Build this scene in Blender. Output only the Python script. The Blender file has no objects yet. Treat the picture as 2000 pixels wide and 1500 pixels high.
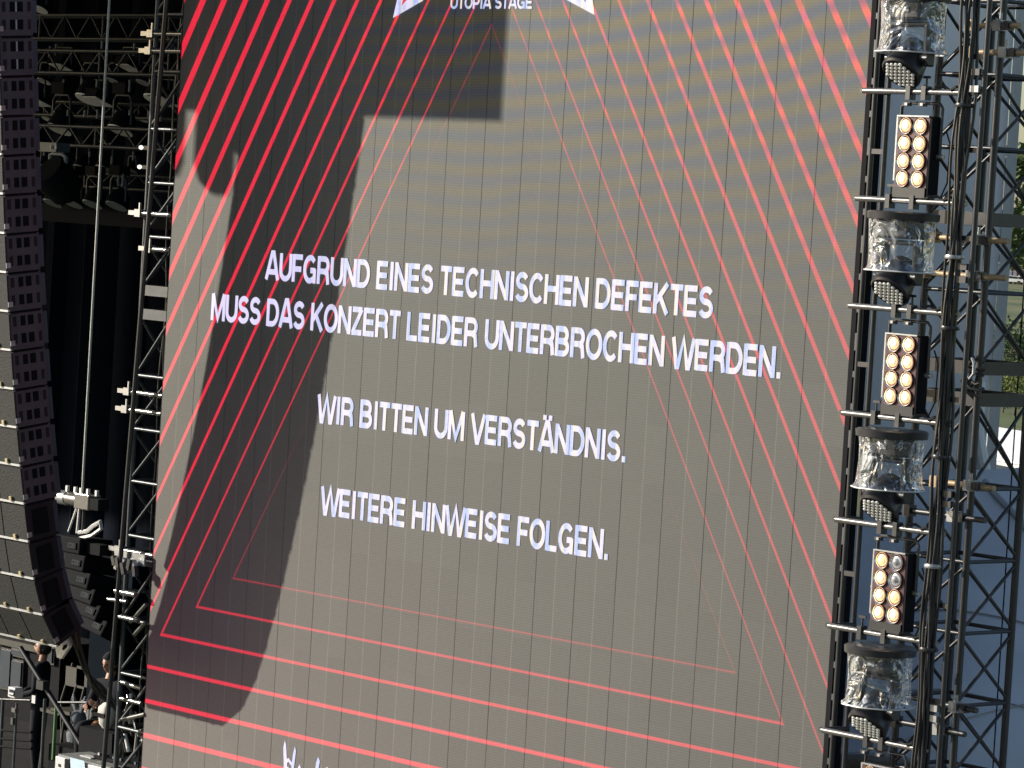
import bpy, bmesh, math, random
from mathutils import Vector, Matrix, noise
random.seed(7)
S = bpy.context.scene
COL = S.collection
PI = math.pi
# ------------------------------------------------------------------ camera
# world axes: X runs along the big screen, Y away from the audience, Z up
F = Vector((-0.73325408, 0.67824426, -0.04819939)); R = Vector((0.67564126, 0.73474149, 0.06052957)); U = Vector((-0.07646793, -0.01181805, 0.997002))
CP = Vector((28.486467, -21.626829, 7.6))
cam = bpy.data.cameras.new('camera'); cam.sensor_width = 36; cam.lens = 126; cam.clip_start = .5; cam.clip_end = 6000
co = bpy.data.objects.new('camera', cam); COL.objects.link(co)
m = Matrix((R, U, -F)).transposed().to_4x4(); m.translation = CP; co.matrix_world = m
S.camera = co
def onY(px, py, Y):                       # where the view through a photo pixel meets the vertical plane y = Y
    d = F + R*((px-1000)/7000) + U*((750-py)/7000); return CP + d*((Y-CP.y)/d.y)
def far(px, dist, z=0):                   # a point on the ground at a given distance, seen in column px
    d = F + R*((px-1000)/7000); d.z = 0; d.normalize(); return Vector((CP.x+d.x*dist, CP.y+d.y*dist, z))
# ------------------------------------------------------------------ light
SUN = Vector((1.41, 1.0, -.62)).normalized()       # direction the sunlight travels
w = bpy.data.worlds.new('World'); S.world = w; w.use_nodes = True
nt = w.node_tree; bg = nt.nodes['Background']
sky = nt.nodes.new('ShaderNodeTexSky'); sky.sky_type = 'NISHITA'; sky.sun_disc = False
sky.sun_elevation = math.asin(-SUN.z); sky.sun_rotation = math.atan2(-SUN.x, -SUN.y)
nt.links.new(sky.outputs[0], bg.inputs[0]); bg.inputs[1].default_value = .09
sl = bpy.data.lights.new('sun', 'SUN'); sl.energy = 5.0; sl.angle = math.radians(.5); sl.color = (1, .93, .82)
so = bpy.data.objects.new('sun', sl); COL.objects.link(so); so.rotation_euler = SUN.to_track_quat('-Z', 'Y').to_euler()
S.view_settings.view_transform = 'Standard'; S.view_settings.look = 'None'; S.view_settings.gamma = 1
S.view_settings.use_curve_mapping = False; S.view_settings.exposure = 0.6
# ------------------------------------------------------------------ materials
def newmat(n):
    mt = bpy.data.materials.new(n); mt.use_nodes = True
    return mt, mt.node_tree, mt.node_tree.nodes['Principled BSDF']
def mat(n, col, rough=.6, metal=0, spec=.5, em=None, es=0, var=.25, scale=6, bump=0, coat=0):
    mt, t, b = newmat(n)
    tc = t.nodes.new('ShaderNodeTexCoord')
    nz = t.nodes.new('ShaderNodeTexNoise'); nz.inputs['Scale'].default_value = scale; nz.inputs['Detail'].default_value = 5
    t.links.new(tc.outputs['Object'] if scale >= 0 else tc.outputs['Generated'], nz.inputs['Vector'])
    g = t.nodes.new('ShaderNodeNewGeometry'); t.links.new(g.outputs['Position'], nz.inputs['Vector'])
    mx = t.nodes.new('ShaderNodeMix'); mx.data_type = 'RGBA'
    t.links.new(nz.outputs['Fac'], mx.inputs['Factor'])
    mx.inputs[6].default_value = tuple(c*(1-var) for c in col)+(1,); mx.inputs[7].default_value = tuple(min(1, c*(1+var)) for c in col)+(1,)
    t.links.new(mx.outputs[2], b.inputs['Base Color'])
    b.inputs['Roughness'].default_value = rough; b.inputs['Metallic'].default_value = metal
    b.inputs['Specular IOR Level'].default_value = spec
    b.inputs['Coat Weight'].default_value = coat
    if em: b.inputs['Emission Color'].default_value = em+(1,); b.inputs['Emission Strength'].default_value = es
    if bump:
        bp = t.nodes.new('ShaderNodeBump'); bp.inputs['Strength'].default_value = bump; bp.inputs['Distance'].default_value = .02
        t.links.new(nz.outputs['Fac'], bp.inputs['Height']); t.links.new(bp.outputs[0], b.inputs['Normal'])
    return mt
M = {}
M['black_metal'] = mat('black_metal', (.022, .023, .026), .38, 0, .6, scale=14, var=.5)
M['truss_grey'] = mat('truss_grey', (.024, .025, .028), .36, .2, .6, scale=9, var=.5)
M['zinc'] = mat('zinc', (.36, .37, .38), .35, .7, scale=20)
M['alu_pipe'] = mat('alu_pipe', (.20, .20, .195), .25, .6, scale=25, var=.3)
M['rust_pipe'] = mat('rust_pipe', (.34, .25, .15), .55, .3, scale=18, var=.5)
M['matt_black'] = mat('matt_black', (.009, .009, .011), .85, 0, .12)
M['rig_black'] = mat('rig_black', (.004, .005, .007), .8, 0, .1)
M['rig_metal'] = mat('rig_metal', (.010, .014, .019), .45, .2, .5, scale=9, var=.4)
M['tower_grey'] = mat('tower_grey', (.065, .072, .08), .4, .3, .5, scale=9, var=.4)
M['drape'] = mat('drape', (.003, .0045, .009), .95, 0, .05)
M['plastic_black'] = mat('plastic_black', (.018, .018, .02), .32, 0, .5, scale=20)
M['grille'] = mat('grille', (.026, .027, .026), .65, 0, .25, scale=60, var=.45, bump=.3)
M['array_side'] = mat('array_side', (.078, .062, .076), .6, 0, .3, scale=5, var=.3)
M['array_side_dark'] = mat('array_side_dark', (.022, .016, .021), .7, 0, .2, scale=8, var=.5)
M['recess'] = mat('recess', (.006, .006, .008), .8, 0, .1)
M['blue_steel'] = mat('blue_steel', (.045, .06, .085), .5, .2, scale=8)
M['lit_edge'] = mat('lit_edge', (.62, .62, .6), .45, .2, var=.25, scale=30)  # pale tone stands in for edges that catch the sun
M['brass'] = mat('brass', (.6, .5, .3), .4, .4)
M['rope'] = mat('rope', (.5, .5, .45), .7, 0, scale=60, var=.4)
M['lens'] = mat('lens', (.85, .85, .76), .3, 0, .5, scale=120, var=.45)
M['white_case'] = mat('white_case', (.55, .54, .55), .5, 0, .4, scale=3, var=.12)
M['case_lid'] = mat('case_lid', (.20, .21, .20), .5, 0, .4, scale=5)
M['maroon'] = mat('maroon', (.07, .018, .024), .4, 0, .5)
M['reflector'] = mat('reflector', (.85, .8, .75), .18, .9, var=.05)
M['bulb'] = mat('bulb', (.9, .8, .6), .3, em=(1, .74, .44), es=1.5, var=.05)
M['bulb_amber'] = mat('bulb_amber', (.9, .7, .4), .3, em=(1, .52, .16), es=1.5, var=.05)
M['bulb_halo'] = mat('bulb_halo', (.7, .45, .25), .25, em=(1, .55, .28), es=.42, var=.1)
M['bulb_off'] = mat('bulb_off', (.5, .5, .52), .15, .5, var=.2)
M['skin'] = mat('skin', (.36, .20, .14), .55, var=.15, scale=12)
M['hair'] = mat('hair', (.20, .085, .035), .6, var=.5, scale=60, bump=.4)
M['hair_dark'] = mat('hair_dark', (.02, .015, .012), .5, var=.5, scale=60)
M['cloth_black'] = mat('cloth_black', (.012, .013, .018), .85, 0, .2, scale=12, bump=.3)
M['white_cloth'] = mat('white_cloth', (.6, .58, .52), .8, bump=.2)
M['plush'] = mat('plush', (.16, .17, .19), .95, bump=.5, scale=50)
M['label'] = mat('label', (.35, .37, .37), .6, var=.1)
M['label_shaded'] = mat('label_shaded', (.035, .042, .048), .7, 0, .1, var=.1)  # lettering of the small hang, darkened to stand in for shade
M['plate_shaded'] = mat('plate_shaded', (.008, .011, .014), .8, 0, .1, var=.1)  # its label plates, with the shade put into the colour
M['red_plastic'] = mat('red_plastic', (.45, .08, .05), .5)
M['blue_glass'] = mat('blue_glass', (.02, .03, .042), .2, 0, .4, scale=2, var=.5)
M['khaki'] = mat('khaki', (.03, .028, .018), .7, scale=6, var=.4)
M['green_tape'] = mat('green_tape', (.06, .16, .05), .6)
M['floor'] = mat('floor', (.025, .024, .023), .7, 0, .3, scale=4, var=.5)
def fabric(n, col, folds, var=.12):
    mt, t, b = newmat(n)
    g = t.nodes.new('ShaderNodeNewGeometry')
    mp = t.nodes.new('ShaderNodeMapping'); mp.inputs['Scale'].default_value = folds
    t.links.new(g.outputs['Position'], mp.inputs['Vector'])
    nz = t.nodes.new('ShaderNodeTexNoise'); nz.inputs['Scale'].default_value = 1; nz.inputs['Detail'].default_value = 6
    t.links.new(mp.outputs[0], nz.inputs['Vector'])
    mx = t.nodes.new('ShaderNodeMix'); mx.data_type = 'RGBA'; t.links.new(nz.outputs['Fac'], mx.inputs['Factor'])
    mx.inputs[6].default_value = tuple(c*(1-var) for c in col)+(1,); mx.inputs[7].default_value = tuple(c*(1+var) for c in col)+(1,)
    t.links.new(mx.outputs[2], b.inputs['Base Color']); b.inputs['Roughness'].default_value = .75; b.inputs['Specular IOR Level'].default_value = .25
    bp = t.nodes.new('ShaderNodeBump'); bp.inputs['Strength'].default_value = .35; bp.inputs['Distance'].default_value = .05
    t.links.new(nz.outputs['Fac'], bp.inputs['Height']); t.links.new(bp.outputs[0], b.inputs['Normal'])
    return mt
M['scrim'] = fabric('scrim', (.80, .80, .80), (3, 3, .6))
M['scrim_edge'] = fabric('scrim_edge', (.8, .8, .79), (3, 3, .6))
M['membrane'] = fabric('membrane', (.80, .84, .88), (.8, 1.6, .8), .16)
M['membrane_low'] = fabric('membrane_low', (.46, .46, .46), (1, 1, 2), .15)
# clear crinkled rain cover
mt, t, b = newmat('clear_plastic')
out = [n for n in t.nodes if n.type == 'OUTPUT_MATERIAL'][0]
g = t.nodes.new('ShaderNodeNewGeometry')
n1 = t.nodes.new('ShaderNodeTexNoise'); n1.inputs['Scale'].default_value = 5; n1.inputs['Detail'].default_value = 2.5; n1.inputs['Distortion'].default_value = 1.6
t.links.new(g.outputs['Position'], n1.inputs['Vector'])
bp = t.nodes.new('ShaderNodeBump'); bp.inputs['Strength'].default_value = 1; bp.inputs['Distance'].default_value = .10
t.links.new(n1.outputs['Fac'], bp.inputs['Height'])
gl = t.nodes.new('ShaderNodeBsdfGlossy'); gl.inputs['Roughness'].default_value = .05; gl.inputs['Color'].default_value = (.95, .97, 1, 1); t.links.new(bp.outputs[0], gl.inputs['Normal'])
df = t.nodes.new('ShaderNodeBsdfDiffuse'); df.inputs['Color'].default_value = (.62, .64, .66, 1); t.links.new(bp.outputs[0], df.inputs['Normal'])
tr = t.nodes.new('ShaderNodeBsdfTransparent'); tr.inputs['Color'].default_value = (.93, .95, .97, 1)
rmp = t.nodes.new('ShaderNodeMapRange'); rmp.inputs[1].default_value = .52; rmp.inputs[2].default_value = .72; rmp.inputs[3].default_value = .05; rmp.inputs[4].default_value = .42
t.links.new(n1.outputs['Fac'], rmp.inputs[0])
lw = t.nodes.new('ShaderNodeLayerWeight'); lw.inputs['Blend'].default_value = .45; t.links.new(bp.outputs[0], lw.inputs['Normal'])
m1 = t.nodes.new('ShaderNodeMixShader'); m2 = t.nodes.new('ShaderNodeMixShader')
t.links.new(lw.outputs['Facing'], m1.inputs[0]); t.links.new(tr.outputs[0], m1.inputs[1]); t.links.new(gl.outputs[0], m1.inputs[2])
t.links.new(rmp.outputs[0], m2.inputs[0]); t.links.new(m1.outputs[0], m2.inputs[1]); t.links.new(df.outputs[0], m2.inputs[2])
t.links.new(m2.outputs[0], out.inputs[0]); M['clear'] = mt
# ---- LED wall: dark diffuse modules plus the picture the diodes emit
def led_material(name, text=False):
    mt, t, b = newmat(name); N = t.nodes; L = t.links
    def math_(op, a, b_=None, c=None, clamp=False):
        n = N.new('ShaderNodeMath'); n.operation = op; n.use_clamp = clamp
        for i, v in enumerate((a, b_, c)):
            if v is None: continue
            if isinstance(v, (int, float)): n.inputs[i].default_value = v
            else: L.new(v, n.inputs[i])
        return n.outputs[0]
    g = N.new('ShaderNodeNewGeometry'); sp = N.new('ShaderNodeSeparateXYZ'); L.new(g.outputs['Position'], sp.inputs[0])
    x, z = sp.outputs[0], sp.outputs[2]
    # colour beat of the pixel grid (LED calibration waves): curved bands
    dx = math_('MULTIPLY', math_('SUBTRACT', x, 3.2), .42); dz = math_('SUBTRACT', z, 13.6)
    rad = math_('SQRT', math_('ADD', math_('MULTIPLY', dx, dx), math_('MULTIPLY', dz, dz)))
    nz = N.new('ShaderNodeTexNoise'); nz.inputs['Scale'].default_value = .8; nz.inputs['Detail'].default_value = 3; L.new(g.outputs['Position'], nz.inputs['Vector'])
    ang = math_('ADD', math_('MULTIPLY', rad, 33), math_('MULTIPLY', nz.outputs[0], 7))
    wv = math_('SINE', ang)
    msk = math_('MULTIPLY', math_('MULTIPLY_ADD', z, .33, -2.15, True), math_('MULTIPLY_ADD', x, .35, -.55, True))   # strongest at the top centre
    wv = math_('MULTIPLY', wv, msk)
    # nested triangles
    xl = math_('MULTIPLY_ADD', math_('SUBTRACT', z, 9.253), 1/1.651, 4.548)
    xr = math_('MULTIPLY_ADD', math_('SUBTRACT', z, 9.253), -1/1.535, 4.548)
    tL = math_('DIVIDE', math_('SUBTRACT', xl, x), .337); tR = math_('DIVIDE', math_('SUBTRACT', x, xr), .351)
    tB = math_('DIVIDE', math_('SUBTRACT', 3.88, z), .345)
    tt = math_('MAXIMUM', math_('MAXIMUM', tL, tR), tB)
    th = math_('ADD', tt, .5); n = math_('FLOOR', th); d = math_('ABSOLUTE', math_('SUBTRACT', math_('FRACT', th), .5))
    rt = math_('GREATER_THAN', tR, math_('MAXIMUM', tL, tB))
    hw = math_('MULTIPLY', math_('MULTIPLY_ADD', n, .0094, .024), math_('MULTIPLY_ADD', rt, -.22, 1))
    ln = math_('MULTIPLY', math_('SUBTRACT', math_('ADD', hw, .016), d), 30, None, True)
    ln = math_('MULTIPLY', ln, math_('GREATER_THAN', th, 0))
    lev = math_('MULTIPLY_ADD', n, .11, .55, True)
    # the innermost triangle fades out half way up
    fade = math_('MULTIPLY_ADD', math_('ABSOLUTE', math_('SUBTRACT', z, 6.6)), .4, -.42, True)
    inner = math_('LESS_THAN', th, 1)
    fac = math_('ADD', math_('MULTIPLY', inner, math_('MULTIPLY', fade, .85)), math_('SUBTRACT', 1, inner))
    bead = math_('ADD', math_('MULTIPLY_ADD', wv, .22, 1), math_('MULTIPLY', math_('MULTIPLY', math_('SINE', math_('MULTIPLY_ADD', z, 31, math_('MULTIPLY', nz.outputs[0], 14))), .30), msk))
    bead = math_('MULTIPLY', bead, math_('MULTIPLY_ADD', rt, -.34, 1))
    ln = math_('MULTIPLY', math_('MULTIPLY', ln, math_('MULTIPLY', lev, fac)), bead)
    # surface colour with module seams and pixel rows
    pw = 9.1/18
    fx = math_('FRACT', math_('DIVIDE', x, pw))
    seam = math_('LESS_THAN', math_('ABSOLUTE', math_('SUBTRACT', fx, .5)), .013)
    edge = math_('GREATER_THAN', math_('ABSOLUTE', math_('SUBTRACT', fx, .5)), .487)
    rows = math_('MULTIPLY_ADD', math_('SINE', math_('MULTIPLY', z, 2*PI/.0235)), .10, 1)
    nz2 = N.new('ShaderNodeTexNoise'); nz2.inputs['Scale'].default_value = 26; nz2.inputs['Detail'].default_value = 4; L.new(g.outputs['Position'], nz2.inputs['Vector'])
    cell = N.new('ShaderNodeTexWhiteNoise'); cell.noise_dimensions = '2D'
    cb = N.new('ShaderNodeCombineXYZ'); L.new(math_('FLOOR', math_('DIVIDE', x, pw/2)), cb.inputs[0]); L.new(math_('FLOOR', math_('DIVIDE', math_('SUBTRACT', z, 1.8), .506)), cb.inputs[1]); L.new(cb.outputs[0], cell.inputs['Vector'])
    shade = math_('MULTIPLY', math_('MULTIPLY', rows, math_('MULTIPLY_ADD', nz2.outputs[0], .28, .86)), math_('MULTIPLY_ADD', cell.outputs['Value'], .10, .95))
    shade = math_('MULTIPLY', shade, math_('ADD', math_('MULTIPLY_ADD', seam, .40, 1), math_('MULTIPLY', edge, -.3)))
    base = N.new('ShaderNodeMix'); base.data_type = 'RGBA'
    L.new(math_('MULTIPLY_ADD', wv, .5, .5), base.inputs[0])
    base.inputs[6].default_value = (.020, .028, .040, 1); base.inputs[7].default_value = (.047, .039, .016, 1)
    vm = N.new('ShaderNodeVectorMath'); vm.operation = 'SCALE'; L.new(base.outputs[2], vm.inputs[0]); L.new(shade, vm.inputs['Scale'])
    L.new(vm.outputs[0], b.inputs['Base Color']); b.inputs['Roughness'].default_value = .62; b.inputs['Specular IOR Level'].default_value = .35
    # sheen put in through a hand-tilted gloss normal, brightening the screen's lower left
    gls = N.new('ShaderNodeBsdfGlossy'); gls.inputs['Roughness'].default_value = .50
    nn = N.new('ShaderNodeCombineXYZ'); nn.inputs[0].default_value = .26; nn.inputs[1].default_value = -.72; nn.inputs[2].default_value = .643; L.new(nn.outputs[0], gls.inputs['Normal'])
    vm2 = N.new('ShaderNodeVectorMath'); vm2.operation = 'SCALE'; L.new(vm.outputs[0], vm2.inputs[0]); vm2.inputs['Scale'].default_value = 2.15; L.new(vm2.outputs[0], gls.inputs['Color'])
    add = N.new('ShaderNodeAddShader'); L.new(b.outputs[0], add.inputs[0]); L.new(gls.outputs[0], add.inputs[1])
    L.new(add.outputs[0], [q for q in N if q.type == 'OUTPUT_MATERIAL'][0].inputs[0])
    if not text:
        # emitted picture: dark ground, reddish towards the lower left, plus the lines
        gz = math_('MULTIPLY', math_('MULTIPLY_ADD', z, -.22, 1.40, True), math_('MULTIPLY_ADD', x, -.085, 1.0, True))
        em = N.new('ShaderNodeCombineXYZ')
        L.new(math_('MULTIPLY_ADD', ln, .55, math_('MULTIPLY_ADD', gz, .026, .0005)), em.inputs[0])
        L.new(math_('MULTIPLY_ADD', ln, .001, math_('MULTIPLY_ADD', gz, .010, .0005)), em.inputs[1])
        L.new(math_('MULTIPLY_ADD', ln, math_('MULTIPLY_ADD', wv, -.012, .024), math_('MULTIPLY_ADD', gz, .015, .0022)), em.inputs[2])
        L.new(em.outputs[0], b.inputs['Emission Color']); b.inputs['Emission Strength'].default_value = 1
    else:
        em = N.new('ShaderNodeMix'); em.data_type = 'RGBA'
        w2 = math_('MULTIPLY_ADD', math_('SINE', math_('ADD', math_('MULTIPLY', x, 34), math_('MULTIPLY', nz2.outputs[0], 5))), .5, .5)
        L.new(math_('MULTIPLY', w2, math_('MULTIPLY_ADD', x, .5, -.6, True)), em.inputs[0]); em.inputs[6].default_value = (.60, .55, .76, 1); em.inputs[7].default_value = (.30, .38, .66, 1)
        e2 = N.new('ShaderNodeMix'); e2.data_type = 'RGBA'; L.new(em.outputs[2], e2.inputs[6]); e2.inputs[7].default_value = (.68, .58, .44, 1)
        w3 = math_('MULTIPLY_ADD', math_('SINE', math_('ADD', math_('MULTIPLY', x, 47), math_('MULTIPLY', z, 3))), 1.2, -.35, True)
        L.new(math_('MULTIPLY', w3, math_('MULTIPLY_ADD', x, .5, -.9, True)), e2.inputs[0])
        L.new(e2.outputs[2], b.inputs['Emission Color']); b.inputs['Emission Strength'].default_value = .86
    return mt
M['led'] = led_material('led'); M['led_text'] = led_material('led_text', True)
# ------------------------------------------------------------------ mesh helpers
class MB:
    def __init__(s): s.bm = bmesh.new()
    def box(s, x0, x1, y0, y1, z0, z1, mx=None):
        v = [s.bm.verts.new(Vector(p) if mx is None else mx @ Vector(p)) for p in ((x0,y0,z0),(x1,y0,z0),(x1,y1,z0),(x0,y1,z0),(x0,y0,z1),(x1,y0,z1),(x1,y1,z1),(x0,y1,z1))]
        for f in ((0,3,2,1),(4,5,6,7),(0,1,5,4),(1,2,6,5),(2,3,7,6),(3,0,4,7)): s.bm.faces.new([v[i] for i in f])
        return s
    def poly(s, pts): s.bm.faces.new([s.bm.verts.new(p) for p in pts]); return s
    def prism(s, pts, d):          # pts: closed outline, d: extrusion vector
        a = [s.bm.verts.new(Vector(p)) for p in pts]; b = [s.bm.verts.new(Vector(p)+Vector(d)) for p in pts]; n = len(pts)
        s.bm.faces.new(a); s.bm.faces.new(b[::-1])
        for i in range(n): s.bm.faces.new((a[i], b[i], b[(i+1)%n], a[(i+1)%n]))
        return s
    def path(s, pts, r, n=8, cap=True):
        pts = [Vector(p) for p in pts]; rings = []
        rr = r if isinstance(r, (list, tuple)) else [r]*len(pts)
        up = None
        for i, p in enumerate(pts):
            d = (pts[min(i+1, len(pts)-1)]-pts[max(i-1, 0)]).normalized()
            if up is None: up = d.orthogonal().normalized()
            up = (up - d*up.dot(d)).normalized(); sd = d.cross(up)
            rings.append([s.bm.verts.new(p+(up*math.cos(2*PI*k/n)+sd*math.sin(2*PI*k/n))*rr[i]) for k in range(n)])
        for a, b in zip(rings, rings[1:]):
            for k in range(n): s.bm.faces.new((a[k], a[(k+1)%n], b[(k+1)%n], b[k]))
        if cap: s.bm.faces.new(rings[0][::-1]); s.bm.faces.new(rings[-1])
        return s
    def lathe(s, prof, n=24, mx=None, cap0=True, cap1=True, wob=None):
        rings = []
        for j, (r, z) in enumerate(prof):
            ring = []
            for k in range(n):
                a = 2*PI*k/n; q = r*(1 if wob is None else wob(a, z))
                p = Vector((q*math.cos(a), q*math.sin(a), z)); ring.append(s.bm.verts.new(p if mx is None else mx @ p))
            rings.append(ring)
        for a, b in zip(rings, rings[1:]):
            for k in range(n): s.bm.faces.new((a[k], a[(k+1)%n], b[(k+1)%n], b[k]))
        if cap0: s.bm.faces.new(rings[0][::-1])
        if cap1: s.bm.faces.new(rings[-1])
        return s
    def mesh(s, name, mt, smooth=False, recalc=True):
        if recalc: bmesh.ops.recalc_face_normals(s.bm, faces=s.bm.faces)
        me = bpy.data.meshes.new(name); s.bm.to_mesh(me); s.bm.free(); me.materials.append(mt)
        if smooth:
            me.shade_smooth() if hasattr(me, 'shade_smooth') else None
            try: me.set_sharp_from_angle(angle=math.radians(40))
            except Exception: pass
        return me
    def obj(s, name, mt, parent=None, smooth=False, bevel=0, recalc=True):
        o = bpy.data.objects.new(name, s.mesh(name, mt, smooth, recalc)); link(o, parent)
        if bevel:
            b = o.modifiers.new('bevel', 'BEVEL'); b.width = bevel; b.segments = 2; b.limit_method = 'ANGLE'
        return o
def full_mx(o):
    mtx = o.matrix_basis.copy(); p = o.parent
    if p is not None: mtx = full_mx(p) @ o.matrix_parent_inverse @ mtx
    return mtx
def link(o, parent=None):
    COL.objects.link(o)
    if parent is not None: o.parent = parent; o.matrix_parent_inverse = full_mx(parent).inverted()
    return o
def tag(o, label=None, cat=None, group=None, kind=None):
    if label: o['label'] = label
    if cat: o['category'] = cat
    if group: o['group'] = group
    if kind: o['kind'] = kind
    return o
def thing(name, label, cat, loc=(0, 0, 0), group=None):
    o = bpy.data.objects.new(name, None); o.location = loc; o.empty_display_size = .2; COL.objects.link(o)
    return tag(o, label, cat, group)
CYL = {}
def tube(parent, name, p0, p1, r, mt):
    key = mt.name
    if key not in CYL: CYL[key] = MB().lathe([(1, 0), (1, 1)], 10).mesh('tube_'+key, mt, True)
    p0, p1 = Vector(p0), Vector(p1); d = p1-p0
    o = bpy.data.objects.new(name, CYL[key])
    o.matrix_basis = Matrix.Translation(p0) @ d.to_track_quat('Z', 'Y').to_matrix().to_4x4() @ Matrix.Diagonal((r, r, d.length, 1))
    return link(o, parent)
BOX = {}
def block(parent, name, c, size, mt, rot=None):
    key = mt.name
    if key not in BOX: BOX[key] = MB().box(-.5, .5, -.5, .5, -.5, .5).mesh('block_'+key, mt)
    o = bpy.data.objects.new(name, BOX[key])
    o.matrix_basis = Matrix.Translation(Vector(c)) @ (rot.to_4x4() if rot else Matrix()) @ Matrix.Diagonal((size[0], size[1], size[2], 1))
    return link(o, parent)
def copy_tree(o, loc=None, parent=None, label=None):
    c = o.copy(); COL.objects.link(c)
    if parent is not None: c.parent = parent
    if loc is not None: c.location = loc
    if label: c['label'] = label
    for ch in list(o.children): copy_tree(ch, None, c)
    return c
# ------------------------------------------------------------------ ground and far field (right edge of the picture)
mt, t, b = newmat('grass_ground')
g = t.nodes.new('ShaderNodeNewGeometry'); nz = t.nodes.new('ShaderNodeTexNoise'); nz.inputs['Scale'].default_value = .035; nz.inputs['Detail'].default_value = 9; nz.inputs['Roughness'].default_value = .7
t.links.new(g.outputs['Position'], nz.inputs['Vector'])
cr = t.nodes.new('ShaderNodeValToRGB'); t.links.new(nz.outputs[0], cr.inputs[0])
cr.color_ramp.elements[0].position = .36; cr.color_ramp.elements[0].color = (.035, .06, .02, 1); cr.color_ramp.elements[1].position = .62; cr.color_ramp.elements[1].color = (.17, .145, .075, 1)
e = cr.color_ramp.elements.new(.5); e.color = (.09, .115, .032, 1)
t.links.new(cr.outputs[0], b.inputs['Base Color']); b.inputs['Roughness'].default_value = .9; M['grass'] = mt
me = MB().poly([(-4000, -4000, 0), (4000, -4000, 0), (4000, 4000, 0), (-4000, 4000, 0)])
tag(me.obj('ground', M['grass']), kind='structure')
M['bounce_floor'] = mat('bounce_floor', (.13, .125, .115), .85, 0, .2, scale=.7, var=.2)
tag(MB().box(-70, 60, -70, -2.6, -.3, .03).obj('bounce_slab', M['bounce_floor']), kind='structure')  # unseen slab added to bounce sunlight up at the rig
M['leaf'] = mat('leaf', (.055, .085, .022), .6, var=.6, scale=.6)
M['leaf_light'] = mat('leaf_light', (.12, .15, .035), .6, var=.5, scale=.8)
M['bark'] = mat('bark', (.09, .07, .05), .8)
M['car_white'] = mat('car_white', (.7, .72, .74), .25, coat=.5, var=.05); M['car_dark'] = mat('car_dark', (.04, .05, .07), .25, coat=.5, var=.1)
M['car_silver'] = mat('car_silver', (.4, .43, .47), .25, .4, var=.05)
M['tyre'] = mat('tyre', (.02, .02, .02), .8); M['marquee'] = mat('marquee', (.75, .76, .78), .5, var=.05, scale=.5)
M['marquee_red'] = mat('marquee_red', (.4, .05, .04), .5)
def tree(p, h, wd, leafm, label, n=2600, seed=1, name='tree', cat='tree', gaps=.5, group='trees beyond the field'):
    rnd = random.Random(seed)
    tr_ = thing(name, label, cat, p, group)
    tb = MB(); tb.path([(0, 0, 0), (.1, 0, h*.3), (0, .1, h*.62), (0, 0, h*.9)], [h*.022, h*.018, h*.012, h*.003], 7)
    tips = []
    for k in range(16):
        a = rnd.uniform(0, 2*PI); z0 = h*rnd.uniform(.2, .8); rr = wd*.5*(1-z0/h*.6)*rnd.uniform(.5, 1)
        e = Vector((rr*math.cos(a), rr*math.sin(a), z0+h*.12*rnd.random())); tips.append(e)
        tb.path([(0, 0, z0), e*.5+Vector((0, 0, z0*.5)), e], [h*.007, h*.005, h*.002], 5)
    for o in (tb.obj('trunk', M['bark'], None),): o.parent = tr_
    bm = MB()
    for i in range(n):
        if rnd.random() < .8:
            e = rnd.choice(tips); q = e+Vector([rnd.gauss(0, wd*.09), rnd.gauss(0, wd*.09), rnd.gauss(0, h*.045)])
        else:
            z0 = h*(.25+.75*rnd.random()); q = Vector((rnd.gauss(0, wd*.15*(1.2-z0/h)), rnd.gauss(0, wd*.15*(1.2-z0/h)), z0))
        s_ = h*.018*rnd.uniform(.6, 1.4)
        a = Vector([rnd.uniform(-1, 1) for _ in range(3)]).normalized(); b_ = a.orthogonal().normalized()
        bm.poly([q-a*s_-b_*s_*.6, q+a*s_-b_*s_*.5, q+a*s_*.8+b_*s_*.6, q-a*s_*.7+b_*s_*.7])
    o = bm.obj('crown', leafm, None, recalc=False); o.parent = tr_
    return tr_
tree(far(1990, 640), 24, 13, M['leaf'], 'tall ragged conifer against the pale sky right of the lattice tower', 2600, 3)
tree(far(2004, 620), 28, 15, M['leaf'], 'tallest tree at the right picture edge behind the parked cars', 2800, 5)
tree(far(1972, 660), 15, 13, M['leaf'], 'low round tree next to the grey scrim edge behind the cars', 2200, 9)
for i, (px, hh) in enumerate(((1962, 9), (1978, 11), (1992, 10), (2007, 12), (1984, 14), (1999, 15))):
    tree(far(px, 690+i*4), hh, 11, M['leaf'], ['dark tree of the hedge line next to the scrim edge', 'dark tree of the hedge line, second from the scrim edge', 'dark tree of the hedge line behind the white car', 'dark tree of the hedge line at the picture edge', 'taller dark tree rising out of the hedge line', 'taller dark tree of the hedge line nearest the picture edge'][i], 1500, 20+i)
def car(p, rz, paint, label):
    c = thing('parked_car', label, 'car', p, 'cars parked on the far field'); c.rotation_euler = (0, 0, rz)
    prof = [(-2.2, .35), (-2.2, .8), (-1.5, .95), (-.9, 1.45), (.8, 1.48), (1.5, 1.0), (2.15, .85), (2.2, .35)]
    bd = MB().prism([(x, -.85, z) for x, z in prof], (0, 1.7, 0)).obj('body', paint, None, bevel=.08); bd.parent = c
    gl_ = MB().prism([(x, -.87, z) for x, z in ((-1.3, .97), (-.83, 1.38), (.72, 1.4), (1.25, 1.0))], (0, 1.74, 0)).obj('window', M['blue_glass'], None); gl_.parent = c
    for sx in (-1.35, 1.35):
        for sy in (-.8, .8):
            wo = MB().lathe([(.32, -.1), (.32, .1)], 14, Matrix.Translation((sx, sy, .33)) @ Matrix.Rotation(PI/2, 4, 'X')).obj('wheel', M['tyre'], None); wo.parent = c
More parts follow.
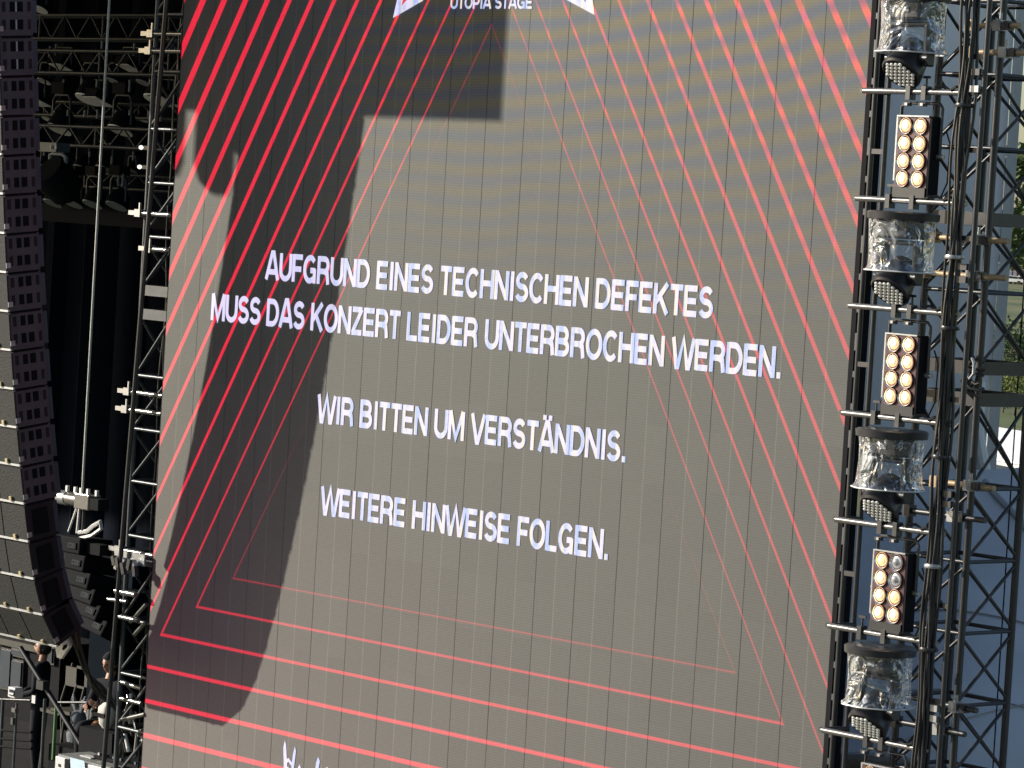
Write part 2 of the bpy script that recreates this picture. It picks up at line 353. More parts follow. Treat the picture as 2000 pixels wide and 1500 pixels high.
for i, (px, d, k) in enumerate(((1962, 640, 'car_silver'), (1985, 655, 'car_white'), (2002, 645, 'car_silver'), (1970, 700, 'car_dark'), (1993, 705, 'car_white'), (1978, 560, 'car_white'), (1965, 560, 'car_white'), (2000, 570, 'car_dark'))):
    car(far(px, d*1.15), 2.3+.2*i, M[k], ['silver car parked closest to the grey scrim on the far field', 'white car in the middle of the parked row', 'silver car parked at the right picture edge', 'dark car in the back row left of a white one', 'white car in the back row at the tree foot', 'white car nearest on the grass, front row', 'white van-like car of the front row beside the scrim edge', 'dark car of the front row at the picture edge'][i])
for i, (px, d, hh, wd, lm) in enumerate(((1948, 190, 3.4, 4.5, 'leaf'), (1975, 185, 3.0, 4, 'leaf'), (2002, 192, 3.8, 5, 'leaf'), (1962, 160, 2.0, 3.2, 'leaf_light'), (1984, 158, 2.4, 3.2, 'leaf_light'), (2004, 163, 2.0, 3.4, 'leaf_light'), (1945, 165, 1.8, 3, 'leaf_light'))):
    tree(far(px, d), hh, wd, M[lm], ['dark bush beside the grey scrim edge', 'dark bush between the two others on the meadow', 'dark bush at the right picture edge', 'yellow-green shrub behind the marquee roof', 'larger yellow-green shrub in the gap of the tower lattice', 'yellow-green shrub at the right picture edge', 'small yellow-green shrub close to the scrim edge'][i], 1600, 40+i, 'bush', 'bush', group='bushes on the meadow')
# white marquee roof behind the bushes' foot
mq = thing('marquee', 'long white marquee roof behind the lattice tower at right', 'tent', far(1990, 120))
a0, a1 = far(1900, 118, 0), far(2100, 112, 0); ax = (a1-a0).normalized(); bx = Vector((-ax.y, ax.x, 0))
if bx.dot(F) < 0: bx = -bx
c0 = far(1990, 88, 0)
def mqp(u_, v_, z): return c0+ax*u_+bx*v_+Vector((0, 0, z))
MB().prism([mqp(-6, 0, 2.25), mqp(-6, 0, 2.2), mqp(-6, 4, 2.2), mqp(-6, 4, 2.25), mqp(-6, 2, 2.8)], ax*14).obj('roof', M['marquee'], mq)
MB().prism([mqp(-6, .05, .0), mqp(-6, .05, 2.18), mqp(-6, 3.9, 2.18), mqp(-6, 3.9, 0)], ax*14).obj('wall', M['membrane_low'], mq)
MB().prism([mqp(-6, -.3, 1.75), mqp(-6, -.3, 1.70), mqp(-6, -3, 1.35), mqp(-6, -3, 1.42)], ax*14).obj('awning', M['marquee'], mq)
for k in range(4): MB().prism([mqp(-5+k*3, -.03, 1.8), mqp(-5+k*3, -.03, 2.1), mqp(-2.8+k*3, -.03, 2.1), mqp(-2.8+k*3, -.03, 1.8)], bx*.02).obj('window', M['blue_glass'], mq)
mq2 = thing('red_tent', 'small dull red roof corner beyond the white marquee', 'tent', far(2003, 100))
q0 = far(1993, 100, 0); MB().prism([q0+Vector((0, 0, z)) if k < 2 else q0+ax*3+Vector((0, 0, z)) for k, z in enumerate((0, 2.2, 2.4, 0))], bx*3).obj('roof', M['marquee_red'], mq2)
# ------------------------------------------------------------------ scrim wall and tent membrane behind the right tower
sc = thing('scrim_wall', 'large grey fabric wall hanging behind the right lattice tower', 'fabric wall', (5, 3.6, 0))
def wpt(k, z, o=0): return Vector((2.5+k*.7071+o*.7071, 2.5+k*.7071-o*.7071, z))     # k runs along the wall, o is in front of it
nrm = Vector((1, -1, 0)); dd = F+R*(.958)*1000/7000+U*(350/7000); kk = (Vector((2.5, 2.5, 0))-CP).dot(nrm)/dd.dot(nrm); hit = CP+dd*kk; WL = (hit.x-2.5)/.7071
bm = MB(); nx, nzz = 60, 24; vs = []
for j in range(nzz+1):
    row = []
    for i in range(nx+1):
        k = WL*i/nx; z = 5.1+8*j/nzz
        row.append(bm.bm.verts.new(wpt(k, z, .02*math.sin(k*9)+.04*noise.noise(Vector((k*2, 0, z*.5))))))
    vs.append(row)
for j in range(nzz):
    for i in range(nx): bm.bm.faces.new((vs[j][i], vs[j][i+1], vs[j+1][i+1], vs[j+1][i]))
bm.obj('fabric_panel', M['scrim'], sc, True)
bm = MB(); bm.prism([wpt(WL, 5.05, .05), wpt(WL+.05, 5.05, .05), wpt(WL+.05, 13.1, .05), wpt(WL, 13.1, .05)], (.04, .04, 0)); bm.obj('hem', M['scrim_edge'], sc)
bm = MB(); bm.path([wpt(WL-.12, 6.2, .1), wpt(WL-.1, 5.7, .1), wpt(WL, 5.3, .1), wpt(WL+.14, 5.0, .1), wpt(WL+.4, 4.85, .1)], .06, 8); bm.obj('gutter_pipe', M['scrim_edge'], sc, True)
for k in (.5, .68, .85):
    bm = MB(); bm.path([wpt(WL*k, 5.1, .05), wpt(WL*k, 13, .05)], .008, 5); bm.obj('seam', M['scrim'], sc)
tent = thing('backstage_tent', 'blue-grey membrane tent in the shade below the grey wall', 'tent', (9, 4, 0))
def rz(x, y):
    return 3.1+.62*(y-1.5)-.035*(x-9.5)**2*.5+.05*math.sin(x*2.1+y)+.08*noise.noise(Vector((x*.8, y*.8, 2)))
bm = MB(); nx, ny = 50, 36; vs = []
for j in range(ny+1):
    row = []
    for i in range(nx+1):
        x = 5+9*i/nx; y = 1.5+4.0*j/ny; row.append(bm.bm.verts.new((x, y, rz(x, y))))
    vs.append(row)
for j in range(ny):
    for i in range(nx): bm.bm.faces.new((vs[j][i], vs[j][i+1], vs[j+1][i+1], vs[j+1][i]))
bm.obj('roof', M['membrane'], tent, True)
def seam_line(pts, r=.03, nm='seam'):
    bm = MB(); bm.path([(x, y, rz(x, y)+.015) for x, y in pts], r, 6); bm.obj(nm, M['membrane_low'], tent, True)
seam_line([(6.2+i*.28, 5.3-i*.19) for i in range(20)], .035)
seam_line([(8.4+i*.2, 1.6+i*.19) for i in range(20)], .008)
seam_line([(7.0+i*.3, 3.4-i*.02) for i in range(20)], .008)
seam_line([(5.0+i*.3, 2.2+i*.01) for i in range(24)], .008)
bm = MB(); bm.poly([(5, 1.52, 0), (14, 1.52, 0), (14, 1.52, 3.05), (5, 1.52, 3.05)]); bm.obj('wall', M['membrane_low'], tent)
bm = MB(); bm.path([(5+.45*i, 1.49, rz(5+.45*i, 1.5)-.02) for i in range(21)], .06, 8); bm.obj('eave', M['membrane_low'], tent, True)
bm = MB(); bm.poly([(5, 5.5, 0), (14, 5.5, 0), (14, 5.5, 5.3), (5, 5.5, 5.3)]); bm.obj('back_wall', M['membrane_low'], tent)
# ------------------------------------------------------------------ the LED screen
scr = thing('led_screen', 'giant upright video screen showing a German interruption notice over red nested triangles', 'video screen', (4.55, 0, 1.2))
PW = 9.1/18
pm = MB(); d = .0021; w2, h2 = PW/2, .253
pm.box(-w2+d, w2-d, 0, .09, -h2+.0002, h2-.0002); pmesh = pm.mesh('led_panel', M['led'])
rnd = random.Random(2)
for j in range(16):
    for i in range(18):
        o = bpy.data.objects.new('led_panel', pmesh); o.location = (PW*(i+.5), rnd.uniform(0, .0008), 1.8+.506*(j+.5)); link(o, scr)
fr = MB(); fr.box(.0, 9.1, .1, .16, 1.75, 9.95); fr.obj('backing', M['matt_black'], scr)
for i in range(19): block(scr, 'rear_brace', (PW*i if i not in (0, 18) else (.05 if i == 0 else 8.95), .21, 5.9), (.05, .09, 8.1), M['black_metal'])
block(scr, 'side_frame', (9.128, .06, 5.9), (.05, .16, 8.2), M['matt_black'])
block(scr, 'side_frame', (-.016, .075, 5.9), (.025, .12, 8.2), M['matt_black'])
for k in range(30): block(scr, 'side_plug', (9.165, -.01, 2.0+.262*k), (.022, .02, .05 if k % 3 else .14), M['tower_grey'])
bm = MB()
bm.box(0, 9.1, -.02, .9, .0, 1.74); bm.obj('base_skirt', M['drape'], scr)
# lettering: stroked capitals, cap height 1
def arc(cx, cy, rx, ry, a0, a1, n=12): return [(cx+rx*math.cos(math.radians(a0+(a1-a0)*i/n)), cy+ry*math.sin(math.radians(a0+(a1-a0)*i/n))) for i in range(n+1)]
h = .09
G = {
 'A': (.92, [[(.06, 0), (.40, .98), (.52, .98), (.86, 0)], [(.22, .29), (.70, .29)]]),
 'B': (.86, [[(.1, h), (.48, h)]+arc(.48, .29, .24, .2, -90, 90)+[(.1, .5)], [(.1, 1-h), (.46, 1-h)]+[(p[0], p[1]) for p in arc(.46, .71, .2, .2, 90, -90)]+[(.1, .51)], [(.1, 0), (.1, 1)]]),
 'C': (.88, [arc(.46, .5, .35, .42, 42, 318, 20)]),
 'D': (.88, [[(.1, 0), (.1, 1)], [(.1, h), (.4, h)]+arc(.4, .5, .36, .41, -90, 90, 14)+[(.1, 1-h)]]),
 'E': (.78, [[(.1, 0), (.1, 1)], [(.1, h), (.72, h)], [(.1, .5), (.67, .5)], [(.1, 1-h), (.71, 1-h)]]),
 'F': (.72, [[(.1, 0), (.1, 1)], [(.1, .47), (.62, .47)], [(.1, 1-h), (.69, 1-h)]]),
 'G': (.94, [arc(.47, .5, .36, .42, 42, 300, 20)+[(.78, .2)], [(.5, .46), (.82, .46)], [(.79, 0), (.79, .52)]]),
 'H': (.86, [[(.1, 0), (.1, 1)], [(.76, 0), (.76, 1)], [(.1, .52), (.76, .52)]]),
 'I': (.34, [[(.17, 0), (.17, 1)]]),
 'K': (.86, [[(.1, 0), (.1, 1)], [(.12, .36), (.74, 1)], [(.34, .58), (.78, 0)]]),
 'L': (.72, [[(.1, 0), (.1, 1)], [(.1, h), (.68, h)]]),
 'M': (1.02, [[(.1, 0), (.1, 1)], [(.92, 0), (.92, 1)], [(.12, 1), (.51, .08), (.90, 1)]]),
 'N': (.86, [[(.1, 0), (.1, 1)], [(.76, 0), (.76, 1)], [(.12, .95), (.74, .05)]]),
 'O': (.94, [arc(.47, .5, .37, .42, 0, 360, 26)]),
 'P': (.80, [[(.1, 0), (.1, 1)], [(.1, .4), (.45, .4)]+arc(.45, .655, .24, .255, -90, 90)+[(.1, 1-h)]]),
 'R': (.86, [[(.1, 0), (.1, 1)], [(.1, .46), (.48, .46)]+arc(.48, .685, .23, .225, -90, 90)+[(.1, 1-h)], [(.5, .46), (.68, .38), (.72, .22), (.76, 0)]]),
 'S': (.80, [arc(.40, .70, .27, .215, 25, 180, 9)+arc(.40, .70, .27, .19, 180, 262, 6)[1:]+arc(.40, .30, .29, .21, 80, -20, 7)+arc(.40, .30, .29, .215, -20, -160, 10)[1:]]),
 'T': (.74, [[(.37, 0), (.37, 1)], [(.03, 1-h), (.71, 1-h)]]),
 'U': (.86, [[(.1, 1), (.1, .4)]+arc(.43, .39, .33, .31, 180, 360, 14)+[(.76, 1)]]),
 'V': (.86, [[(.05, 1), (.39, .04), (.47, .04), (.81, 1)]]),
 'W': (1.22, [[(.05, 1), (.28, .06), (.36, .06), (.61, .95), (.86, .06), (.94, .06), (1.17, 1)]]),
 'Z': (.76, [[(.05, 1-h), (.68, 1-h)], [(.66, .93), (.1, .07)], [(.05, h), (.71, h)]]),
 '.': (.34, [[(.17, 0), (.17, .2)]]), ' ': (.36, []),
}
G['Ä'] = (G['A'][0], G['A'][1]+[[(.29, 1.07), (.29, 1.24)], [(.63, 1.07), (.63, 1.24)]])
def stroke(bm, pts, t_, fx, y):
    P = [Vector(p).to_2d() if len(p) == 2 else p for p in pts]; P = [p for i, p in enumerate(P) if i == 0 or (p-P[i-1]).length > .004]; n = len(P); closed = (P[0]-P[-1]).length < 1e-4
    if closed: P = P[:-1]; n = len(P)
    Ls, Rs = [], []
    for i in range(n):
        a = P[i-1] if (i > 0 or closed) else None; c = P[(i+1) % n] if (i < n-1 or closed) else None
        d1 = (P[i]-a).normalized() if a is not None else (c-P[i]).normalized(); d2 = (c-P[i]).normalized() if c is not None else d1
        n1 = Vector((-d1.y, d1.x)); n2 = Vector((-d2.y, d2.x)); mm = n1+n2
        if mm.length < .1: mm = n1.copy()
        mm.normalize(); k = 1/max(.55, mm.dot(n1)); Ls.append(P[i]+mm*t_/2*k); Rs.append(P[i]-mm*t_/2*k)
    rng = range(n) if closed else range(n-1)
    for i in rng:
        j = (i+1) % n
        bm.poly([fx(Ls[i], y), fx(Ls[j], y), fx(Rs[j], y), fx(Rs[i], y)])
def text_line(txt, x0, x1, zb, cap, t_=.20, gap=.025):
    adv = sum(G[c][0]+gap for c in txt); sx = (x1-x0)/adv; cx = 0
    for wd in txt.split(' '):
        bm = MB()
        for c in wd:
            for si, s_ in enumerate(G[c][1]):
                stroke(bm, [Vector(q) for q in s_], t_, (lambda p, y, c0=cx: (x0+sx*(c0+p.x), y, zb+cap*p.y)), -.004-.0006*si)
            cx += G[c][0]+gap
        cx += G[' '][0]+gap
        bm.obj('word', M['led_text'], scr, recalc=False)
text_line('AUFGRUND EINES TECHNISCHEN DEFEKTES', 1.53, 7.54, 6.80, .262)
text_line('MUSS DAS KONZERT LEIDER UNTERBROCHEN WERDEN.', .715, 8.37, 6.355, .262)
text_line('WIR BITTEN UM VERSTÄNDNIS.', 2.43, 6.62, 5.50, .262)
text_line('WEITERE HINWEISE FOLGEN.', 2.56, 6.48, 4.64, .262)
text_line('UTOPIA STAGE', 3.98, 5.08, 9.395, .115, t_=.2)
# winged logo (its lower corners reach into the picture) and the blackletter mark at the foot
bm = MB()
def sp(pts, y=-.004): bm.poly([(x, y, z) for x, z in pts])
sp([(3.19, 9.31), (3.60, 9.47), (3.58, 9.55), (3.47, 9.56), (3.30, 9.42)]); sp([(3.19, 9.31), (3.30, 9.42), (3.38, 9.70), (3.29, 9.70)])
bm.obj('logo_wing', M['led_text'], scr, recalc=False); bm = MB()
sp([(5.88, 9.34), (5.46, 9.49), (5.47, 9.57), (5.60, 9.58), (5.76, 9.45)]); sp([(5.88, 9.34), (5.76, 9.45), (5.68, 9.72), (5.77, 9.72)])
bm.obj('logo_wing', M['led_text'], scr, recalc=False)
bm = MB()
def st(pts, tk, y=-.004):
    stroke(bm, [Vector(q) for q in pts], tk, lambda p, yy: (p.x, yy, p.y), y)
sp([(2.212, 2.36), (2.228, 2.435), (2.25, 2.40), (2.285, 2.2), (2.30, 1.9), (2.24, 1.9), (2.235, 2.2)]); sp([(2.365, 2.33), (2.385, 2.40), (2.405, 2.36), (2.39, 2.2), (2.405, 1.9), (2.345, 1.9), (2.35, 2.2)], -.0047)
st([(2.255, 2.22), (2.30, 2.26), (2.37, 2.215)], .03, -.0054); st([(2.215, 2.12), (2.30, 2.17), (2.375, 2.10)], .04, -.0061)
st([(2.43, 2.13), (2.47, 2.20), (2.51, 2.14), (2.50, 1.9)], .045); st([(2.43, 2.05), (2.44, 1.92)], .045)
st([(2.56, 2.16), (2.585, 2.11), (2.58, 1.9)], .045); st([(2.585, 2.14), (2.62, 2.17), (2.65, 2.11), (2.645, 1.9)], .035, -.0047)
sp([(2.71, 2.29), (2.735, 2.355), (2.765, 2.32), (2.745, 2.2), (2.755, 1.9), (2.70, 1.9), (2.70, 2.1)]); st([(2.69, 2.22), (2.79, 2.23)], .03, -.0047)
st([(2.86, 2.27), (2.875, 2.24)], .045); st([(2.86, 2.14), (2.87, 1.9)], .045)
bm.obj('brand_lettering', M['led_text'], scr, recalc=False)
# ------------------------------------------------------------------ lattice towers
def lattice(name, label, cx, cy, sx, sy, z0, levels, plates, mt, r=.028, rb=.016, lit=None):
    tw = thing(name, label, 'truss tower', (cx, cy, z0))
    C4 = [(cx, cy), (cx+sx, cy), (cx+sx, cy+sy), (cx, cy+sy)]
    ztop = levels[-1]
    for x, y in C4: tube(tw, 'chord', (x, y, z0), (x, y, ztop), r, mt)
    for i in range(4):
        a, b_ = C4[i], C4[(i+1) % 4]
        for k, z in enumerate(levels):
            if k in plates:
                mid = ((a[0]+b_[0])/2, (a[1]+b_[1])/2, z); L_ = abs(a[0]-b_[0])+abs(a[1]-b_[1])
                block(tw, 'joint_plate', mid, (L_-.02 if i % 2 == 0 else .012, .012 if i % 2 == 0 else L_-.02, .105), mt)
            else: tube(tw, 'rung', (a[0], a[1], z), (b_[0], b_[1], z), rb, mt)
        for k in range(len(levels)-1):
            za, zb = levels[k], levels[k+1]
            if zb-za < .35: continue
            tube(tw, 'brace', (a[0], a[1], za+.03), (b_[0], b_[1], zb-.03), rb*.85, mt)
            if i in (1, 3): tube(tw, 'brace', (b_[0], b_[1], za+.03), (a[0], a[1], zb-.03), rb*.85, mt)
    return tw
# levels from the tower at the right: plates at z 7.76, 6.58, 6.33; rungs every .575 m
lv = [.4, .98, 1.56, 2.14, 2.72, 3.32, 3.89, 4.47, 5.04, 5.62, 6.33, 6.58, 7.18, 7.76, 8.32, 8.9, 9.48, 10.06, 10.6]
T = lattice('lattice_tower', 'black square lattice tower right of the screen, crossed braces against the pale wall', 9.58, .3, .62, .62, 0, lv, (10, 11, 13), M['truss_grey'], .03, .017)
tube(T, 'hanging_cable', (10.08, .95, 3), (10.05, .95, 11), .006, M['matt_black'])
# slim ladder frames next to the screen
def ladder(name, label, xa, xb, y, rungs, joints, z0=0, z1=10.6):
    ld = thing(name, label, 'ladder frame', (xa, y, z0))
    for x in (xa, xb): tube(ld, 'rail', (x, y, z0), (x, y, z1), .022, M['truss_grey'])
    for z in rungs:
        block(ld, 'rung', ((xa+xb)/2, y, z), (xb-xa, .03, .04), M['black_metal'])
    return ld
L1 = ladder('ladder_frame', 'slim black ladder frame hugging the right edge of the video screen', 9.20, 9.34, -.02, (9.9, 8.25, 6.54, 4.85, 3.2, 1.5), 0)
L2 = ladder('ladder_frame', 'slim black ladder frame wrapped in cables between the stage lights and the tower', 10.42, 10.56, -.3, (9.0, 8.28, 7.6, 6.35, 5.62, 4.75, 4.0), 0)
for z in (8.88, 8.75, 7.38, 7.28, 5.62, 5.54, 3.95, 3.87):
    block(L2, 'cable_clamp', (10.50, -.335, z), (.09, .03, .05), M['zinc'] if int(z*100) % 2 else M['black_metal'])
# cable loom running down the ladder frame
loom = thing('cable_loom', 'thick bundle of black cables running down the slim ladder frame', 'cables', (10.4, -.33, 0))
rnd = random.Random(11)
for k in range(9):
    ox, oy, ph = rnd.uniform(-.045, .045), rnd.uniform(-.05, .03), rnd.uniform(0, 6)
    pts = [(10.42+ox+.02*math.sin(z*1.9+ph)+.014*math.sin(z*5.1+ph*2), -.35+oy+.02*math.cos(z*2.3+ph), z) for z in [1+.16*i for i in range(58)]]
    MB().path(pts, .0105+.004*rnd.random(), 6).obj('cable', M['plastic_black'], loom, True)
for z in (8.62, 7.45, 6.9, 5.9, 5.05, 4.4): MB().lathe([(.075, -.015), (.08, 0), (.075, .015)], 12, Matrix.Translation((10.42, -.35, z))).obj('cable_tie', M['zinc'] if z in (7.45, 5.05) else M['plastic_black'], loom, True)
# left tower
lvl = [.5, 1.05, 1.6, 2.15, 2.7, 3.25, 3.87, 4.1, 4.65, 5.18, 5.72, 6.34, 6.58, 7.12, 7.66, 8.2, 8.78, 9.35, 9.9, 10.5]
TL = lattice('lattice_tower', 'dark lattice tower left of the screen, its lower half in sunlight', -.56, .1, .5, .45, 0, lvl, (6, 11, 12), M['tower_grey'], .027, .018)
for z, x0 in ((9.15, -.66), (8.98, -.68), (7.35, -.7), (7.0, -.5), (5.55, -.72), (5.37, -.74), (3.95, -.72)):
    pp = thing('clamp_tube', 'scaffold tube clamped to the left tower, %s' % {9.15: 'the very top', 8.98: 'one hand below the topmost tube', 7.35: 'level with the shadow blob', 7.0: 'level with the first text line', 5.55: 'level with the third text line', 5.37: 'lower of the pair by the third line', 3.95: 'level with the lower left triangle corner'}[z], 'scaffold tube', (x0, .0, z), 'tubes clamped to the left tower')
    tube(pp, 'tube', (x0+.06, .03, z), (-.03, .03, z), .024, M['alu_pipe'])
    block(pp, 'coupler', (x0+.12, .03, z), (.09, .07, .075), M['zinc']); block(pp, 'coupler_eye', (x0+.0, .03, z), (.10, .03, .045), M['zinc'])
    block(pp, 'bolt', (x0+.16, .0, z+.06), (.02, .02, .09), M['zinc'])
wb = thing('clamp_cluster', 'cluster of bright scaffold clamps on the left tower beside the lower screen edge', 'clamps', (-.35, 0, 3.8))
block(wb, 'plate', (-.30, -.06, 3.90), (.5, .02, .12), M['zinc'])
rnd = random.Random(4)
for k in range(9): block(wb, 'clamp', (-.5+.05*k, -.09-rnd.random()*.05, 3.86-.08*rnd.random()), (.045, .05, .07+.06*rnd.random()), M['zinc'] if k % 2 else M['black_metal'], Matrix.Rotation(rnd.uniform(-.6, .6), 3, 'Y'))
tube(wb, 'stub', (-.45, -.1, 3.55), (-.12, -.1, 3.55), .03, M['alu_pipe'])
tube(wb, 'stub', (-.4, -.1, 3.30), (-.05, -.1, 3.30), .025, M['alu_pipe'])
pole = thing('safety_pole', 'dark pole leaning against the left tower right beside the screen', 'pole', (-.25, -.12, 0))
tube(pole, 'tube', (-.48, -.12, 1.5), (-.09, -.12, 10.4), .024, M['truss_grey'])
# black stuff between left tower and screen: cables, liner widened unseen to block sun
lin = thing('tower_drape', 'black drape behind the left tower, widened unseen behind the screen to block sun', 'drape', (-.3, .8, 0))
bm = MB(); bm.path([(-.62, .75, .2), (-.62, .75, 10.5)], .01, 4); 
for i in range(14):
    x = -.6+.05*i
bm.box(-.42, 1.3, .74, .78, .2, 10.4); bm.obj('cloth', M['drape'], lin)
cb = thing('cable_loom', 'loose black cables hanging inside the left tower', 'cables', (-.3, .3, 0))
for k in range(6):
    ph = rnd.uniform(0, 6); ox = -.42+.06*k
    MB().path([(ox+.03*math.sin(z*1.7+ph)+.02*math.sin(z*4.3+ph), .28+.03*math.cos(z*2+ph), z) for z in [1+.18*i for i in range(50)]], .011, 6).obj('cable', M['plastic_black'], cb, True)
# ------------------------------------------------------------------ horizontal pipes with lamps
PZ = [9.576, 8.72, 7.865, 7.01, 6.155, 5.30, 4.445, 3.605]
word = ['topmost', 'second', 'third', 'fourth', 'fifth', 'sixth', 'seventh', 'lowest']
for i, z in enumerate(PZ):
    p = thing('lighting_pipe', 'silver crossbar right of the screen, %s of the bars carrying lamps' % (word[i]+(' from the top' if 0 < i < 7 else '')), 'pipe', (9.36, -.3, z), 'crossbars carrying the lamps')
    tube(p, 'bar', (9.33, -.3, z), (10.46, -.3, z), .024, M['alu_pipe'])
    tube(p, 'end_stub', (9.30, -.3, z-.0), (9.36, -.02, z), .02, M['black_metal'])
    # wrapped cable and hook clamps
    a = 9.95; pts = [(a+.05*k+.0, -.3+.036*math.sin(k*1.7), z+.03+.036*math.cos(k*1.7)*.5) for k in range(9)]
    MB().path(pts, .012, 6).obj('wrapped_cable', M['plastic_black'], p, True)
    for xx in ((9.68, 9.93) if i % 2 == 0 else (9.82, 9.98)):
        block(p, 'hook_clamp', (xx, -.3, z-.01), (.045, .075, .11), M['black_metal']); tube(p, 'clamp_bolt', (xx, -.3, z+.04), (xx, -.3, z+.11), .008, M['black_metal'])
        block(p, 'wing_nut', (xx, -.3, z+.115), (.07, .012, .02), M['black_metal']); block(p, 'clamp_plate', (xx, -.33, z-.10), (.07, .03, .03), M['truss_grey']); block(p, 'bolt_head', (xx+.01, -.35, z-.10), (.025, .02, .02), M['zinc'])
# moving head wash light under a clear rain cover
def wash(loc, cover=True, label='', group=None, name='moving_head_light', body='plastic_black', lens='lens'):
    tl = thing(name, label, 'stage light', loc, group); X, Y, Z = loc
    T0 = Matrix.Translation(Vector(loc))
    if cover:
        MB().lathe([(.255, -.155), (.285, -.15), (.29, -.10), (.27, -.088)], 32, T0).obj('lid', M['truss_grey'], tl, True)
    MB().box(-.17, .17, -.13, .13, -.30, -.15, T0).obj('base', M[body], tl, bevel=.02)
    block(tl, 'display', (X+.03, Y-.135, Z-.22), (.07, .01, .04), M['label'])
    # yoke: two arms joined above
    yk = MB(); yk.box(-.205, .205, -.05, .05, -.35, -.31, T0)
    yk.prism([T0 @ Vector(q) for q in ((-.205, -.06, -.33), (-.205, .06, -.33), (-.205, .05, -.66), (-.205, -.05, -.66))], (.045, 0, 0))
    yk.prism([T0 @ Vector(q) for q in ((.16, -.06, -.33), (.16, .06, -.33), (.16, .05, -.66), (.16, -.05, -.66))], (.045, 0, 0))
    yk.obj('yoke', M[body], tl, bevel=.015)
    n = Vector((.02, -.66, -.75)).normalized(); rot = n.to_track_quat('Z', 'Y').to_matrix().to_4x4()
    T1 = Matrix.Translation(Vector(loc)+Vector((0, -.02, -.62))) @ rot
    MB().lathe([(.07, -.17), (.115, -.15), (.135, -.06), (.150, .02), (.165, .09), (.168, .13), (.155, .145)], 28, T1).obj('head', M[body], tl, True)
    ln_ = MB().lathe([(.152, .140), (.152, .147)], 28, T1).obj('lens_face', M['recess'], tl)
    # individual diode lenses
    bm = MB()
    for q in range(-3, 4):
        for r_ in range(-3, 4):
            x = (q+r_*.5)*.042; y = r_*.0364
            if math.hypot(x, y) > .138: continue
            bm.lathe([(.018, 0), (.016, .008), (.008, .012)], 7, T1 @ Matrix.Translation((x, y, .146)))
    bm.obj('diode_lenses', M['lens'], ln_, True)
    for s_ in (-1, 1): tube(tl, 'pivot', (X+s_*.13, Y-.02, Z-.60), (X+s_*.215, Y-.02, Z-.60), .05, M[body])
    if cover:
        sd = rnd.uniform(0, 10)
        def wob(a, z): return 1+.045*noise.noise(Vector((math.cos(a)*2.2+sd, math.sin(a)*2.2, z*3)))+.02*math.sin(a*9+sd+z*4)
        T2 = Matrix.Translation(Vector(loc))
        prof = [(.262-.012*math.sin(PI*k/12)+(.02 if k == 12 else .0), -.155-.40*k/12) for k in range(13)]
        MB().lathe(prof, 64, T2, False, False, wob).obj('rain_cover', M['clear'], tl, True)
        hem = [Vector((.285*wob(2*PI*k/40, -.555)*math.cos(2*PI*k/40), .285*wob(2*PI*k/40, -.555)*math.sin(2*PI*k/40), -.556)) for k in range(41)]
        MB().path([T2 @ q for q in hem], .006, 5).obj('cover_hem', M['lit_edge'], tl, True)
    return tl
LX = 9.80
labs = ['moving head in a clear rain cover at the top right, cut by the picture edge', 'moving head in a clear rain cover below the topmost blinder lamp', 'moving head in a clear rain cover beside the third text line', 'lowest moving head in a clear rain cover, level with the bottom triangle corner']
for i, z in enumerate((PZ[0], PZ[2], PZ[4], PZ[6])):
    wash((LX+.03*i, -.3, z), True, labs[i], 'moving heads on the right rig')
